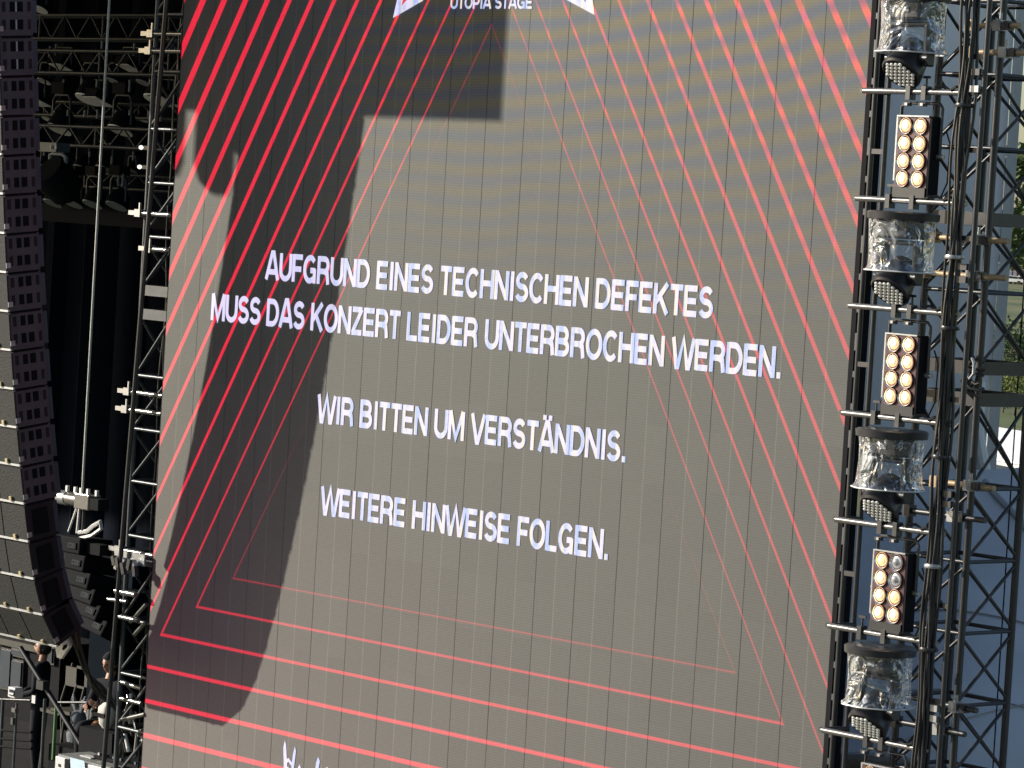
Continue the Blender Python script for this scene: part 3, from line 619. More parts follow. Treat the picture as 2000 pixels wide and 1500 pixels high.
# blinders
def blinder(loc, label, off=()):
    tl = thing('blinder_lamp', label, 'blinder light', loc, 'eight-cell blinders on the right rig'); X, Y, Z = loc
    W2, H0, H1 = .165, -.20, -.80
    MB().box(X-W2, X+W2, Y-.02, Y+.09, Z-.75, Z+H0).obj('housing', M['maroon'], tl)
    block(tl, 'side_panel', (X+W2+.012, Y+.04, Z+(H0+H1)/2+.0), (.022, .12, .62), M['matt_black'])
    block(tl, 'side_panel', (X-W2-.010, Y+.04, Z+(H0+H1)/2+.05), (.016, .11, .50), M['zinc'])
    block(tl, 'gear_box', (X, Y+.03, Z-.79), (.33, .12, .078), M['truss_grey'])
    block(tl, 'top_rim', (X, Y-.02, Z+H0+.008), (.33, .03, .012), M['zinc'])
    MB().path([(X-.21, Y+.07, Z-.5), (X-.21, Y+.07, Z-.12), (X-.18, Y+.07, Z-.085), (X+.18, Y+.07, Z-.085), (X+.21, Y+.07, Z-.12), (X+.21, Y+.07, Z-.5)], .013, 8).obj('yoke', M['black_metal'], tl, True)
    tube(tl, 'yoke_knob', (X+.17, Y+.07, Z-.5), (X+.25, Y+.07, Z-.5), .02, M['zinc']); tube(tl, 'yoke_knob', (X-.25, Y+.07, Z-.5), (X-.17, Y+.07, Z-.5), .012, M['zinc'])
    MB().path([(X+.22, Y+.12, Z-.3), (X+.27, Y+.12, Z-.4), (X+.28, Y+.1, Z-.7), (X+.2, Y+.1, Z-.86), (X+.3, Y+.08, Z-.9)], .007, 5).obj('power_cable', M['plastic_black'], tl, True)
    k = 0
    for r_ in range(4):
        for c in range(2):
            T1 = Matrix.Translation((X+(c-.5)*.155, Y-.022, Z-.268-r_*.138)) @ Matrix.Rotation(PI/2, 4, 'X')
            rf = MB().lathe([(.018, -.035), (.05, -.02), (.064, .012), (.070, .016), (.070, .006)], 20, T1, True, False).obj('reflector', M['reflector'], tl, True)
            bmat = M['bulb_off'] if (r_, c) in off else (M['bulb_amber'] if off and (r_, c) in ((0, 0), (2, 1)) else M['bulb'])
            MB().lathe([(.050, -.02), (.048, .002), (.03, .008)], 18, T1).obj('glass', M['bulb_halo'] if bmat is not M['bulb_off'] else bmat, rf, True)
            MB().lathe([(.031, .0), (.030, .012), (.018, .022), (.005, .025)], 14, T1 @ Matrix.Translation((-.004, .004, 0))).obj('bulb', bmat, rf, True)
    return tl
blinder((9.89, -.3, PZ[1]), 'lit blinder lamp with eight cells, topmost on the rig')
blinder((9.915, -.3, PZ[3]), 'lit blinder lamp with eight cells beside the second text line')
blinder((9.94, -.3, PZ[5]), 'blinder lamp with its two upper right cells dark', ((0, 1), (1, 1)))
blinder((9.96, -.3, PZ[7]), 'lowest blinder lamp, only its top showing at the bottom edge')
# scaffold tubes from ladder to tower
def stub(px0, py0, px1, py1, Y, label, m_='rust_pipe'):
    a, b_ = onY(px0, py0, Y), onY(px1, py1, Y); b_.z = a.z = (a.z+b_.z)/2
    s_ = thing('scaffold_tube', label, 'scaffold tube', a, 'scaffold tubes through the right tower')
    tube(s_, 'tube', a, b_, .024, M[m_]); d_ = (b_-a)
    q = a+d_*.62; block(s_, 'coupler', q, (.08, .09, .085), M['zinc']); block(s_, 'coupler', q+d_.normalized()*.09, (.05, .08, .07), M['black_metal']); tube(s_, 'bolt', q+Vector((.03, -.03, .03)), q+Vector((.03, -.03, .10)), .012, M['zinc'])
    block(s_, 'coupler', a+d_*.07, (.07, .09, .09), M['rust_pipe'] if m_ == 'rust_pipe' else M['black_metal'])
for a_ in ((1890, 48, 1992, 52, .24, 'rusty scaffold tube at the very top of the right tower'), (1890, 100, 2010, 105, .24, 'rusty scaffold tube just under the topmost one'),
           (1815, 464, 1970, 470, .24, 'brown scaffold tube ending left of the parked cars'), (1795, 530, 1966, 545, .24, 'brown scaffold tube below the parked cars'),
           (1820, 940, 1942, 953, .24, 'wood-coloured scaffold tube beside the marquee roof'), (1765, 1000, 1925, 1012, .24, 'dark scaffold tube under the wood-coloured one'),
           (1800, 1366, 1908, 1390, .24, 'silver and black tube low on the right tower'), (1740, 1405, 1885, 1436, .24, 'lowest silver and black tube on the right tower')):
    stub(*a_, 'rust_pipe' if a_[1] < 960 else 'black_metal')
jn = thing('junction_cables', 'knot of cables and a hoist hook on the right tower joint', 'cables', (10.2, .2, 6.5))
for k in range(5):
    a = rnd.uniform(0, 6)
    MB().path([(10.19+.09*math.cos(a+q*.9), .25+.04*math.sin(q), 6.62-.03*q+.05*math.sin(a+q*.9)) for q in range(9)], .012, 6).obj('cable', M['plastic_black'], jn, True)
MB().path([(10.19, .22, 6.66), (10.23, .2, 6.62), (10.23, .2, 6.54), (10.19, .2, 6.5), (10.17, .2, 6.54)], .014, 6).obj('hook', M['zinc'], jn, True)
# ------------------------------------------------------------------ main line array, left foreground
XR = -.15; WA = 1.22
# front edge curve from the top: (Y, Z)
key = [(-2.30, 12.0), (-2.19, 10.3), (-2.02, 8.4), (-1.86, 6.88), (-1.67, 5.5), (-1.475, 4.40), (-1.29, 3.62), (-1.0, 3.05), (-.4, 2.7)]
curve = []
for a, b_, c, d_ in zip(key, key[1:], key[2:], key[3:]):
    for q in range(8):
        t_ = q/8; curve.append(tuple(.5*(2*b_[k]+(c[k]-a[k])*t_+(2*a[k]-5*b_[k]+4*c[k]-d_[k])*t_*t_+(3*b_[k]-3*c[k]+d_[k]-a[k])*t_**3) for k in (0, 1)))
curve.append(key[-2])
def on_curve(s):   # arc length from the bottom
    pts = curve[::-1]; acc = 0
    for a, b_ in zip(pts, pts[1:]):
        l = math.hypot(b_[0]-a[0], b_[1]-a[1])
        if acc+l >= s: k = (s-acc)/l; return (a[0]+(b_[0]-a[0])*k, a[1]+(b_[1]-a[1])*k)
        acc += l
    return pts[-1]
arr = thing('line_array', 'tall curved hang of black loudspeaker cabinets along the left picture edge', 'loudspeaker array', (XR-WA/2, -1.2, 3.0))
nb = 19; bh = .378
for i in range(nb):
    s0, s1 = i*bh, (i+1)*bh
    a, b_ = on_curve(s0), on_curve(s1); small = i < 4; D = .34 if small else .40
    up = Vector((0, b_[0]-a[0], b_[1]-a[1])).normalized(); bk = Vector((0, up.z, -up.y)); hh = bh-.006
    O = Vector((XR-WA, a[0], a[1])); MX = Matrix((Vector((1, 0, 0)), bk, up)).transposed().to_4x4(); MX.translation = O
    cab = MB().box(0, WA, .02, D, .004, hh, MX).obj('cabinet', M['array_side'] if not small else M['array_side_dark'], arr, bevel=.006)
    # grille halves, bottom lip with the sun highlight put into its pale colour
    for c in range(3):
        x0 = WA-.40*(c+1)+.01; x0 = max(x0, .01)
        MB().box(x0, WA-.40*c-(.008 if c else 0), .0, .018, .03, hh-.012, MX).obj('grille', M['grille'], cab)
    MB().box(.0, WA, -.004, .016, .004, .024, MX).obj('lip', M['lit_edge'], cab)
    for hx in (WA-.2, WA-.6): MB().box(hx-.015, hx+.02, -.022, -.005, .024, .07, MX).obj('latch', M['brass'], cab)
    MB().box(WA, WA+.012, .0, .05, .05, .1, MX).obj('rigging_pin', M['zinc'], cab)
    MB().box(WA+.001, WA+.006, .03, D-.03, hh-.012, hh+.004, MX).obj('joint_groove', M['recess'], cab)
    if not small:
        for zz0 in (.055, .225):
            for (y0, y1) in ((.045, .085), (.135, .19), (.22, .285), (.34, .375)):
                mm_ = M['recess'] if .12 < y0 < .3 else M['array_side_dark']
                MB().box(WA-.0, WA+.004, y0, y1, zz0+.01, zz0+.105, MX).obj('side_recess', mm_, cab)
            if i >= 15: MB().box(WA+.004, WA+.007,   .196, .212, zz0+.01, zz0+.105, MX).obj('light_slit', M['label'], cab)
    else:
        MB().box(WA, WA+.01, .08, D-.08, .06, hh-.06, MX).obj('side_recess', M['recess'], cab)
    MB().box(WA-.10, WA-.02, D, D+.06, .03, hh-.03, MX).obj('rear_rig', M['blue_steel'], cab)
    MB().box(.3, WA-.2, D+.001, D+.04, .06, hh-.06, MX).obj('rear_panel', M['array_side_dark'], cab)
# bottom bracket catching the sun
a, b_ = on_curve(0), on_curve(.3); up = Vector((0, b_[0]-a[0], b_[1]-a[1])).normalized(); bk = Vector((0, up.z, -up.y))
O = Vector((XR, a[0], a[1]))
def bpnt(u_, v_): return O+bk*u_+up*v_
br = MB()
br.prism([onY(px, py, -.72) for px, py in ((107, 1260), (116, 1262), (127, 1241), (136, 1262), (119, 1287), (111, 1284))], (0, .03, 0))
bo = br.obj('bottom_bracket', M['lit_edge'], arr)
MB().prism([onY(px, py, -.726) for px, py in ((121, 1268), (124, 1260), (131, 1258), (130, 1264), (124, 1270))], (0, .003, 0)).obj('bracket_hole', M['recess'], bo)
# cables from its foot
arrc = thing('cable_loom', 'thick black cables sagging from the foot of the loudspeaker hang to the white case', 'cables', (0, -.5, 2))
P0 = onY(147, 1225, -.62); P1 = onY(167, 1300, -.35); P2 = onY(190, 1345, -.05); P3 = onY(228, 1385, .12); P4 = onY(240, 1420, .2); P5 = onY(238, 1475, .3)
for k in range(6):
    j = lambda: Vector((rnd.uniform(-.05, .05), rnd.uniform(-.04, .04), rnd.uniform(-.03, .03)))
    pts = [P0+j(), P1+j(), P2+j(), P3+j()*.6, P4+j()*.6, P5+j()]
    fine = []
    for a, b_, c, d_ in zip([pts[0]]+pts[:-2], pts[:-1], pts[1:], pts[2:]+[pts[-1]]):
        for q in range(5):
            t_ = q/5; fine.append(.5*((2*b_)+(c-a)*t_+(2*a-5*b_+4*c-d_)*t_*t_+(3*b_-3*c+d_-a)*t_**3))
    fine.append(pts[-1]); MB().path(fine, .017, 7).obj('cable', M['plastic_black'], arrc, True)
# ------------------------------------------------------------------ roof fascia above the picture (its shade falls on the screen)
fs = thing('stage_roof', 'black fascia and roof of the stage above the loudspeakers', 'stage roof', (-12, -4, 10.9))
FY = -4.0; fx1 = 4.76-1.41*4; fz = 8.39+.62*4
MB().box(-40, fx1, FY, FY+.12, fz, fz+4).obj('fascia', M['drape'], fs)
MB().box(-40, fx1-.4, FY+.12, 14, fz+3.2, fz+3.4).obj('roof_sheet', M['drape'], fs)
def bag(cx, bz, r, label):
    g_ = thing('chain_bag', label, 'chain bag', (cx, FY+.3, bz), 'chain bags under the roof edge')
    MB().lathe([(.04, bz), (r*.75, bz+.06), (r, bz+.2), (r, bz+.75)], 20, Matrix.Translation((cx, FY-.2, 0))).obj('bag', M['drape'], g_, True)
    tube(g_, 'chain', (cx, FY-.2, bz+.7), (cx, FY-.2, fz+.3), .02, M['zinc'])
bag(.62-1.41*4.2, 7.60+.62*4.2, .19, 'black chain bag nearer the screen, under the roof edge out of frame')
bag(-.1-1.41*4.2, 7.75+.62*4.2, .14, 'small black chain bag farther left under the roof edge')
bag(1.25-1.41*4.2, 7.9+.62*4.2, .3, 'wide black chain bag under the roof edge')
wd_ = thing('sun_block_drape', 'unseen black drape added behind the left tower to block the sun', 'drape', (-.3, 5, 0))
MB().box(-.34, -.28, .85, 8.9, .02, 12).obj('cloth', M['drape'], wd_)  # added out of view to keep sun off the tent and scrim
# ------------------------------------------------------------------ stage interior
st_ = MB(); st_.box(-26, -.9, 1.0, 14, -.4, .02); tag(st_.obj('stage_floor', M['floor']), kind='structure')
bd = thing('backdrop', 'black stage backdrop filling the dark opening left of the screen', 'drape', (-12, 9, 0))
bm = MB(); vs = []
for i in range(161):
    x = -26+25.2*i/160; y = 9+.10*math.sin(x*7)+.04*math.sin(x*17); vs.append((bm.bm.verts.new((x, y, 0)), bm.bm.verts.new((x, y, 15))))
for a, b_ in zip(vs, vs[1:]): bm.bm.faces.new((a[0], b_[0], b_[1], a[1]))
bm.obj('cloth', M['drape'], bd, True)
bd2 = thing('side_drape', 'slightly lighter drape strip beside the left tower', 'drape', (-2, 5, 0))
MB().box(-5.6, -4.0, 5.0, 5.05, 4.3, 7.2).obj('cloth', mat('drape_blue', (.012, .018, .026), .9, 0, .1), bd2)
hd = thing('rig_header', 'black header bar at the foot of the lighting rig', 'truss', (-9, 4.4, 7.3))
MB().box(-20, -3.6, 4.4, 4.6, 7.12, 7.34).obj('beam', M['rig_black'], hd)
def htruss(Y, ztop, zbot, label, x0=-16, x1=-2.5, step=.55):
    ht = thing('lighting_truss', label, 'truss', ((x0+x1)/2, Y, zbot), 'trusses of the lighting rig')
    for z, dy in ((ztop, 0), (zbot, 0), (ztop, .3), (zbot, .3)): tube(ht, 'chord', (x0, Y+dy, z), (x1, Y+dy, z), .024, M['rig_metal'])
    x = x0; k = 0
    while x < x1-step*.5:
        za, zb = (zbot, ztop) if k % 2 == 0 else (ztop, zbot)
        tube(ht, 'brace', (x, Y, za), (x+step/2, Y, zb), .013, M['rig_metal'])
        if k % 5 == 0: tube(ht, 'post', (x, Y, zbot), (x, Y, ztop), .018, M['rig_metal'])
        x += step/2; k += 1
    return ht
htruss(4.0, 9.22, 8.95, 'upper truss of the dark lighting rig left of the screen', -11, -4.2)
htruss(4.6, 8.62, 8.45, 'middle truss of the dark lighting rig', -12, -4.8)
htruss(4.0, 8.30, 8.07, 'lower truss of the dark lighting rig with its pale chord', -11, -4.2)
htruss(4.6, 7.75, 7.58, 'lowest thin truss above the black header', -12, -4.8)
htruss(5.2, 9.75, 9.45, 'faint truss at the very top of the rig', -14, -5.6)
# rig lights: seen as pale lens faces in the dark
def rig_wash(px, py, Y, sc_, label, lens='lens'):
    p = onY(px, py, Y)
    o = thing('wash_light', label, 'stage light', (0, 0, 0), 'wash lights hanging in the rig')
    k = sc_
    MB().path([(-.17*k, 0, .02), (-.17*k, 0, .30*k), (-.12*k, 0, .36*k), (.12*k, 0, .36*k), (.17*k, 0, .30*k), (.17*k, 0, .02)], .017, 6).obj('yoke', M['rig_metal'], o, True)
    MB().box(-.12*k, .12*k, -.08, .08, .37*k, .50*k).obj('base', M['rig_black'], o)
    n = Vector((.02, -.40, -.92)).normalized(); T1 = n.to_track_quat('Z', 'Y').to_matrix().to_4x4()
    MB().lathe([(.06*k, -.2*k), (.13*k, -.12*k), (.16*k, .02*k), (.165*k, .05*k)], 20, T1).obj('head', M['rig_black'], o, True)
    MB().lathe([(.158*k, .05*k), (.155*k, .06*k)], 20, T1).obj('lens_face', M[lens], o)
    o.location = p; return o
def rig_strobe(px, py, Y, label):
    p = onY(px, py, Y); o = thing('strobe_panel', label, 'stage light', (0, 0, 0), 'flat strobe panels in the rig')
    Rm = Matrix.Rotation(math.radians(-20), 4, 'X')
    MB().box(-.14, .14, -.17, .17, 0, .1, Rm).obj('housing', M['rig_black'], o); MB().box(-.125, .125, -.15, -.005, -.008, 0, Rm).obj('lamp_strip', M['lens'], o); MB().box(-.125, .125, .005, .15, -.008, 0, Rm).obj('lamp_strip', M['lens'], o)
    MB().path([(-.16, 0, .05), (-.16, 0, .26), (.16, 0, .26), (.16, 0, .05)], .014, 6).obj('yoke', M['rig_metal'], o, True)
    o.location = p
M['lens_dim'] = mat('lens_dim', (.16, .19, .18), .3, var=.4, scale=90)
for px, py, lb in ((124, 134, 'pale strobe panel under the upper truss, beside the loudspeaker hang'), (256, 135, 'pale strobe panel under the upper truss, beside the left tower'), (193, 198, 'pale strobe panel behind the hanging rope'), (322, 198, 'pale strobe panel seen through the left tower'), (72, 198, 'pale strobe panel half hidden by the loudspeaker hang')): rig_strobe(px, py, 4.2, lb)
for px, py, k, Y, l_, lb in ((176, 186, 1.1, 4.2, 'lens', 'large round wash light just left of the hanging rope, above a strobe'), (310, 187, 1.1, 4.2, 'lens', 'large round wash light seen through the left tower'),
                      (119, 245, 1.05, 4.2, 'lens', 'large round wash light next to the loudspeaker hang'), (238, 247, 1.05, 4.2, 'lens', 'large round wash light right of the hanging rope, low'),
                      (88, 155, .6, 4.8, 'lens', 'small wash light by the loudspeaker hang, upper row'), (222, 154, .55, 4.8, 'lens', 'small wash light right of the rope, upper row'), (281, 157, .6, 4.8, 'lens', 'small wash light by the left tower, upper row'),
                      (94, 229, .5, 4.8, 'lens', 'small wash light by the loudspeaker hang, second row'), (280, 230, .5, 4.8, 'lens', 'small wash light by the left tower, second row'),
                      (162, 324, .75, 4.8, 'lens_dim', 'dim wash light left of the rope, third row'), (207, 325, .8, 4.8, 'lens_dim', 'dim greenish wash light right of the rope, third row'), (88, 322, .5, 4.8, 'lens_dim', 'dim wash light hidden beside the loudspeaker hang'), (259, 330, .45, 4.8, 'lens_dim', 'dim small wash light beside the left tower'),
                      (105, 391, .8, 4.2, 'lens_dim', 'dim wash light on the header, nearest the loudspeaker hang'), (145, 392, .85, 4.2, 'lens_dim', 'dim wash light on the header under an arched yoke left of the rope'), (183, 393, .85, 4.2, 'lens_dim', 'dim wash light on the header right behind the rope'), (230, 396, .9, 4.2, 'lens_dim', 'dim wash light on the header right of the rope'),
                      (78, 12, .8, 4.2, 'lens', 'pale light at the very top beside the loudspeaker hang')):
    rig_wash(px, py, Y, k, lb, l_)
arch = thing('arch_spotlight', 'big spotlight with a tall arched yoke in the rig below the trusses', 'stage light', onY(113, 345, 3.6))
pa = [onY(97, 345, 3.6), onY(99, 303, 3.6), onY(104, 299, 3.6), onY(122, 301, 3.6), onY(129, 307, 3.6), onY(128, 348, 3.6)]
MB().path(pa, .028, 8).obj('yoke', mat('yoke_grey', (.16, .18, .2), .5), arch, True)
q = onY(113, 352, 3.6); MB().lathe([(.1, -.3), (.22, -.2), (.25, .1), (.2, .2)], 20, Matrix.Translation(q) @ Matrix.Rotation(.9, 4, 'X')).obj('head', M['rig_black'], arch, True)
q = onY(106, 288, 3.6); block(arch, 'control_box', q, (.36, .2, .11), mat('box_green', (.08, .10, .10), .5))
for px, py, r_ in ((99, 287, .02), (109, 287, .02)): block(arch, 'indicator', onY(px, py, 3.48), (.035, .01, .05), M['label'])
# little glowing lamps near the tower
for px, py, lb in ((276, 288, 'tiny white lamp on the rig beside the left tower, upper'), (273, 326, 'tiny white lamp on the rig beside the left tower, lower')):
    q = onY(px, py, 1.2); o = thing('marker_lamp', lb, 'lamp', q, 'marker lamps beside the left tower')
    MB().lathe([(.006, -.025), (.02, -.012), (.024, 0), (.018, .02)], 12, Matrix.Translation(q) @ Matrix.Rotation(PI/2, 4, 'X')).obj('bulb_glass', mat('lamp_white', (.8, .8, .75), .3, em=(1, .98, .9), es=.9), o, True)
    block(o, 'bracket', q+Vector((.09, .02, 0)), (.1, .04, .04), M['black_metal'])
# vertical little tubes hanging in the rig (pipe drops)
dr = thing('pipe_drops', 'row of short grey drop pipes hanging under the rig trusses', 'pipes', onY(180, 215, 4.1))
for px, py, l in ((107, 215, 14), (133, 215, 12), (166, 215, 14), (191, 214, 18), (227, 215, 10), (254, 215, 10), (291, 217, 14), (315, 217, 20), (125, 155, 22), (161, 155, 16), (190, 155, 16), (254, 156, 24), (294, 155, 14), (98, 90, 28), (110, 86, 30), (200, 80, 22), (263, 85, 24), (291, 85, 20), (87, 290, 14), (176, 296, 10), (219, 305, 16), (261, 295, 18), (241, 340, 24), (232, 340, 24)):
    a = onY(px, py, 4.15); b_ = onY(px, py+l, 4.15); tube(dr, 'drop_pipe', a, (a.x, a.y, b_.z), .016, mat('drop', (.10, .12, .13), .5) if 'drop' not in bpy.data.materials else bpy.data.materials['drop'])
# rope and hoist
hX, hY = -1.25, 0.0
rp = thing('hoist_rope', 'pale rope hanging straight down through the dark stage opening', 'rope', (hX, hY, 4.5))
tube(rp, 'rope', (hX, hY, 4.44), (hX, hY, 11.5), .013, M['rope'])
ho = thing('chain_hoist', 'sunlit grey chain hoist at the end of the pale rope', 'hoist', (hX, hY, 4.4))
def rb(x0, x1, y0, y1, z0, z1, nm, mt_): MB().box(hX+x0, hX+x1, hY+y0, hY+y1, 4.38+z0, 4.38+z1).obj(nm, M[mt_], ho, bevel=.01)
MB().lathe([(.06, -.38), (.075, -.37), (.075, -.24)], 14, Matrix.Translation((hX, hY, 4.38)) @ Matrix.Rotation(PI/2, 4, 'Y')).obj('motor_end', M['zinc'], ho, True)
MB().lathe([(.068, -.24), (.068, -.03)], 14, Matrix.Translation((hX, hY, 4.38)) @ Matrix.Rotation(PI/2, 4, 'Y')).obj('motor', M['alu_pipe'], ho, True)
rb(-.03, .22, -.08, .08, -.08, .08, 'gear_case', 'alu_pipe'); rb(.22, .38, -.07, .07, -.07, .05, 'rear_case', 'matt_black')
for x in (-.26, -.12, -.02, .1, .25): block(ho, 'lug', (hX+x, hY, 4.48), (.03, .03, .06), M['lit_edge'])
tube(ho, 'sling', (hX-.08, hY, 4.3), (hX-.2, hY, 4.04), .012, M['lit_edge']); tube(ho, 'sling', (hX-.03, hY, 4.3), (hX-.05, hY, 4.04), .016, M['lit_edge']); tube(ho, 'chain', (hX+.05, hY, 4.3), (hX+.05, hY, 4.06), .02, M['truss_grey'])
MB().path([(hX-.02, hY, 4.05), (hX+.12, hY, 4.08), (hX+.22, hY-.01, 4.14), (hX+.34, hY, 4.2), (hX+.36, hY, 4.13), (hX+.2, hY, 4.04), (hX+.0, hY, 3.99)], .022, 6).obj('shackle', M['lit_edge'], ho, True)
MB().box(hX-.42, hX+.42, hY-.05, hY+.05, 3.86, 3.97).obj('spreader_beam', M['matt_black'], ho); block(ho, 'beam_end', (hX-.42, hY-.03, 3.93), (.06, .1, .09), M['lit_edge'])
# small dark array below the hoist
sa = thing('small_line_array', 'small dark loudspeaker hang below the chain hoist, each cabinet with a grey label plate', 'loudspeaker array', (hX, hY, 3.0))
lp = [onY(px, py, .0) for px, py in ((165, 1068), (173, 1104), (182, 1140), (190, 1173), (199, 1206), (211, 1238))]
for i, p in enumerate(lp):
    tilt = -.06-.07*i; MX = Matrix.Translation((p.x-.1, .1, p.z)) @ Matrix.Rotation(tilt, 4, 'X') @ Matrix.Rotation(.03*i, 4, 'Y')
    cb_ = MB().box(-.28, .18, -.22, .20, -.083, .083, MX).obj('cabinet', M['rig_black'], sa, bevel=.015)
    MB().box(-.02, .13, -.232, -.222, -.035, .03, MX).obj('label_plate', M['plate_shaded'], cb_)
    tx = MB(); cx = 0
    for ch in 'COS':
        for si, s_ in enumerate(G[ch][1]):
            stroke(tx, [Vector(q_) for q_ in s_], .2, lambda p_, y_: MX @ Vector((-.01+.046*(cx+p_.x), y_, -.027+.05*p_.y)), -.234-.0005*si)
        cx += G[ch][0]
    tx.obj('lettering', M['label_shaded'], cb_, recalc=False)
    MB().box(-.35, -.29, -.1, .1, -.05, .05, MX).obj('rigging', M['rig_black'], cb_)
lmp = thing('signal_lamp', 'small red-orange lamp hanging beside the small loudspeaker hang', 'lamp', onY(138, 1085, .2))
q = onY(138, 1085, .2); MB().lathe([(.06, -.07), (.045, .02), (.02, .06)], 12, Matrix.Translation(q)).obj('shade', M['red_plastic'], lmp, True); MB().lathe([(.02, .06), (.03, .085), (.015, .11)], 10, Matrix.Translation(q)).obj('cap', M['label'], lmp, True)
wt = thing('tag_plate', 'small white tag on the back of the loudspeaker hang', 'tag', onY(122, 1087, -.9)); block(wt, 'plate', onY(122, 1087, -.9), (.06, .01, .08), M['white_case'])
# ------------------------------------------------------------------ things on the floor, lower left
case = thing('flight_case', 'white and black flight case at the bottom left with a small clutter on its lid', 'flight case', (-2.1, 1.1, 0))
e0 = onY(108, 1476, 1.0); e1 = onY(212, 1484, 1.0)
cz = e0.z
MB().box(e0.x, e1.x-.72, 1.0, 2.4, .02, cz).obj('body', M['white_case'], case, bevel=.01)
MB().box(e1.x-.70, e1.x-.02, 1.0, 2.4, .02, cz).obj('body', M['white_case'], case, bevel=.01)
MB().box(e1.x-.02, e1.x+.02, .99, 2.41, .02, cz+.004).obj('side_panel', M['matt_black'], case)
MB().box(e0.x+.01, e1.x-.0, 1.03, 2.4, cz+.002, cz+.02).obj('lid', M['case_lid'], case)
for x in (e0.x+.09, e1.x-.6, e1.x-.1): block(case, 'rivet', (x, .995, cz-.09), (.03, .01, .03), M['black_metal'])
block(case, 'strap', (e1.x-.71, .99, cz-.5), (.09, .02, 1.0), M['matt_black'])
tap = thing('tape_flag', 'pale blue strip of tape on the front edge of the white case', 'tape', (e0.x+.4, 1, cz)); MB().prism([(e0.x+.30, .985, cz+.03), (e0.x+.56, .985, cz+.03), (e0.x+.58, .985, cz-.05), (e0.x+.44, .985, cz-.16), (e0.x+.32, .985, cz-.08)], (0, -.008, 0)).obj('tape', mat('tape_blue', (.42, .55, .66), .5), tap)
bc = thing('black_case', 'matt black crate behind the white case', 'crate', (-.9, 1.6, 0))
qa = onY(275, 1478, 1.3)
MB().box(e1.x+.06, qa.x, 1.25, 2.4, .02, cz+.03).obj('body', M['matt_black'], bc, bevel=.01); block(bc, 'edge_rail', ((e1.x+qa.x)/2+.05, 1.25, cz+.045), (qa.x-e1.x-.1, .03, .03), M['zinc'])
clut = thing('console', 'small black console with knobs lying on the lid of the white case', 'console', (-1.8, 1.5, cz))
MB().box(e1.x-.55, e1.x+.35, 1.2, 1.5, cz+.022, cz+.06).obj('body', M['matt_black'], clut, bevel=.01)
for k in range(7): block(clut, 'knob', (e1.x-.5+.13*k, 1.25, cz+.075), (.03, .03, .03), M['zinc'] if k in (0, 4) else M['blue_steel'])
block(clut, 'paper', (e1.x-.62, 1.2, cz+.03), (.2, .1, .01), M['white_case'])
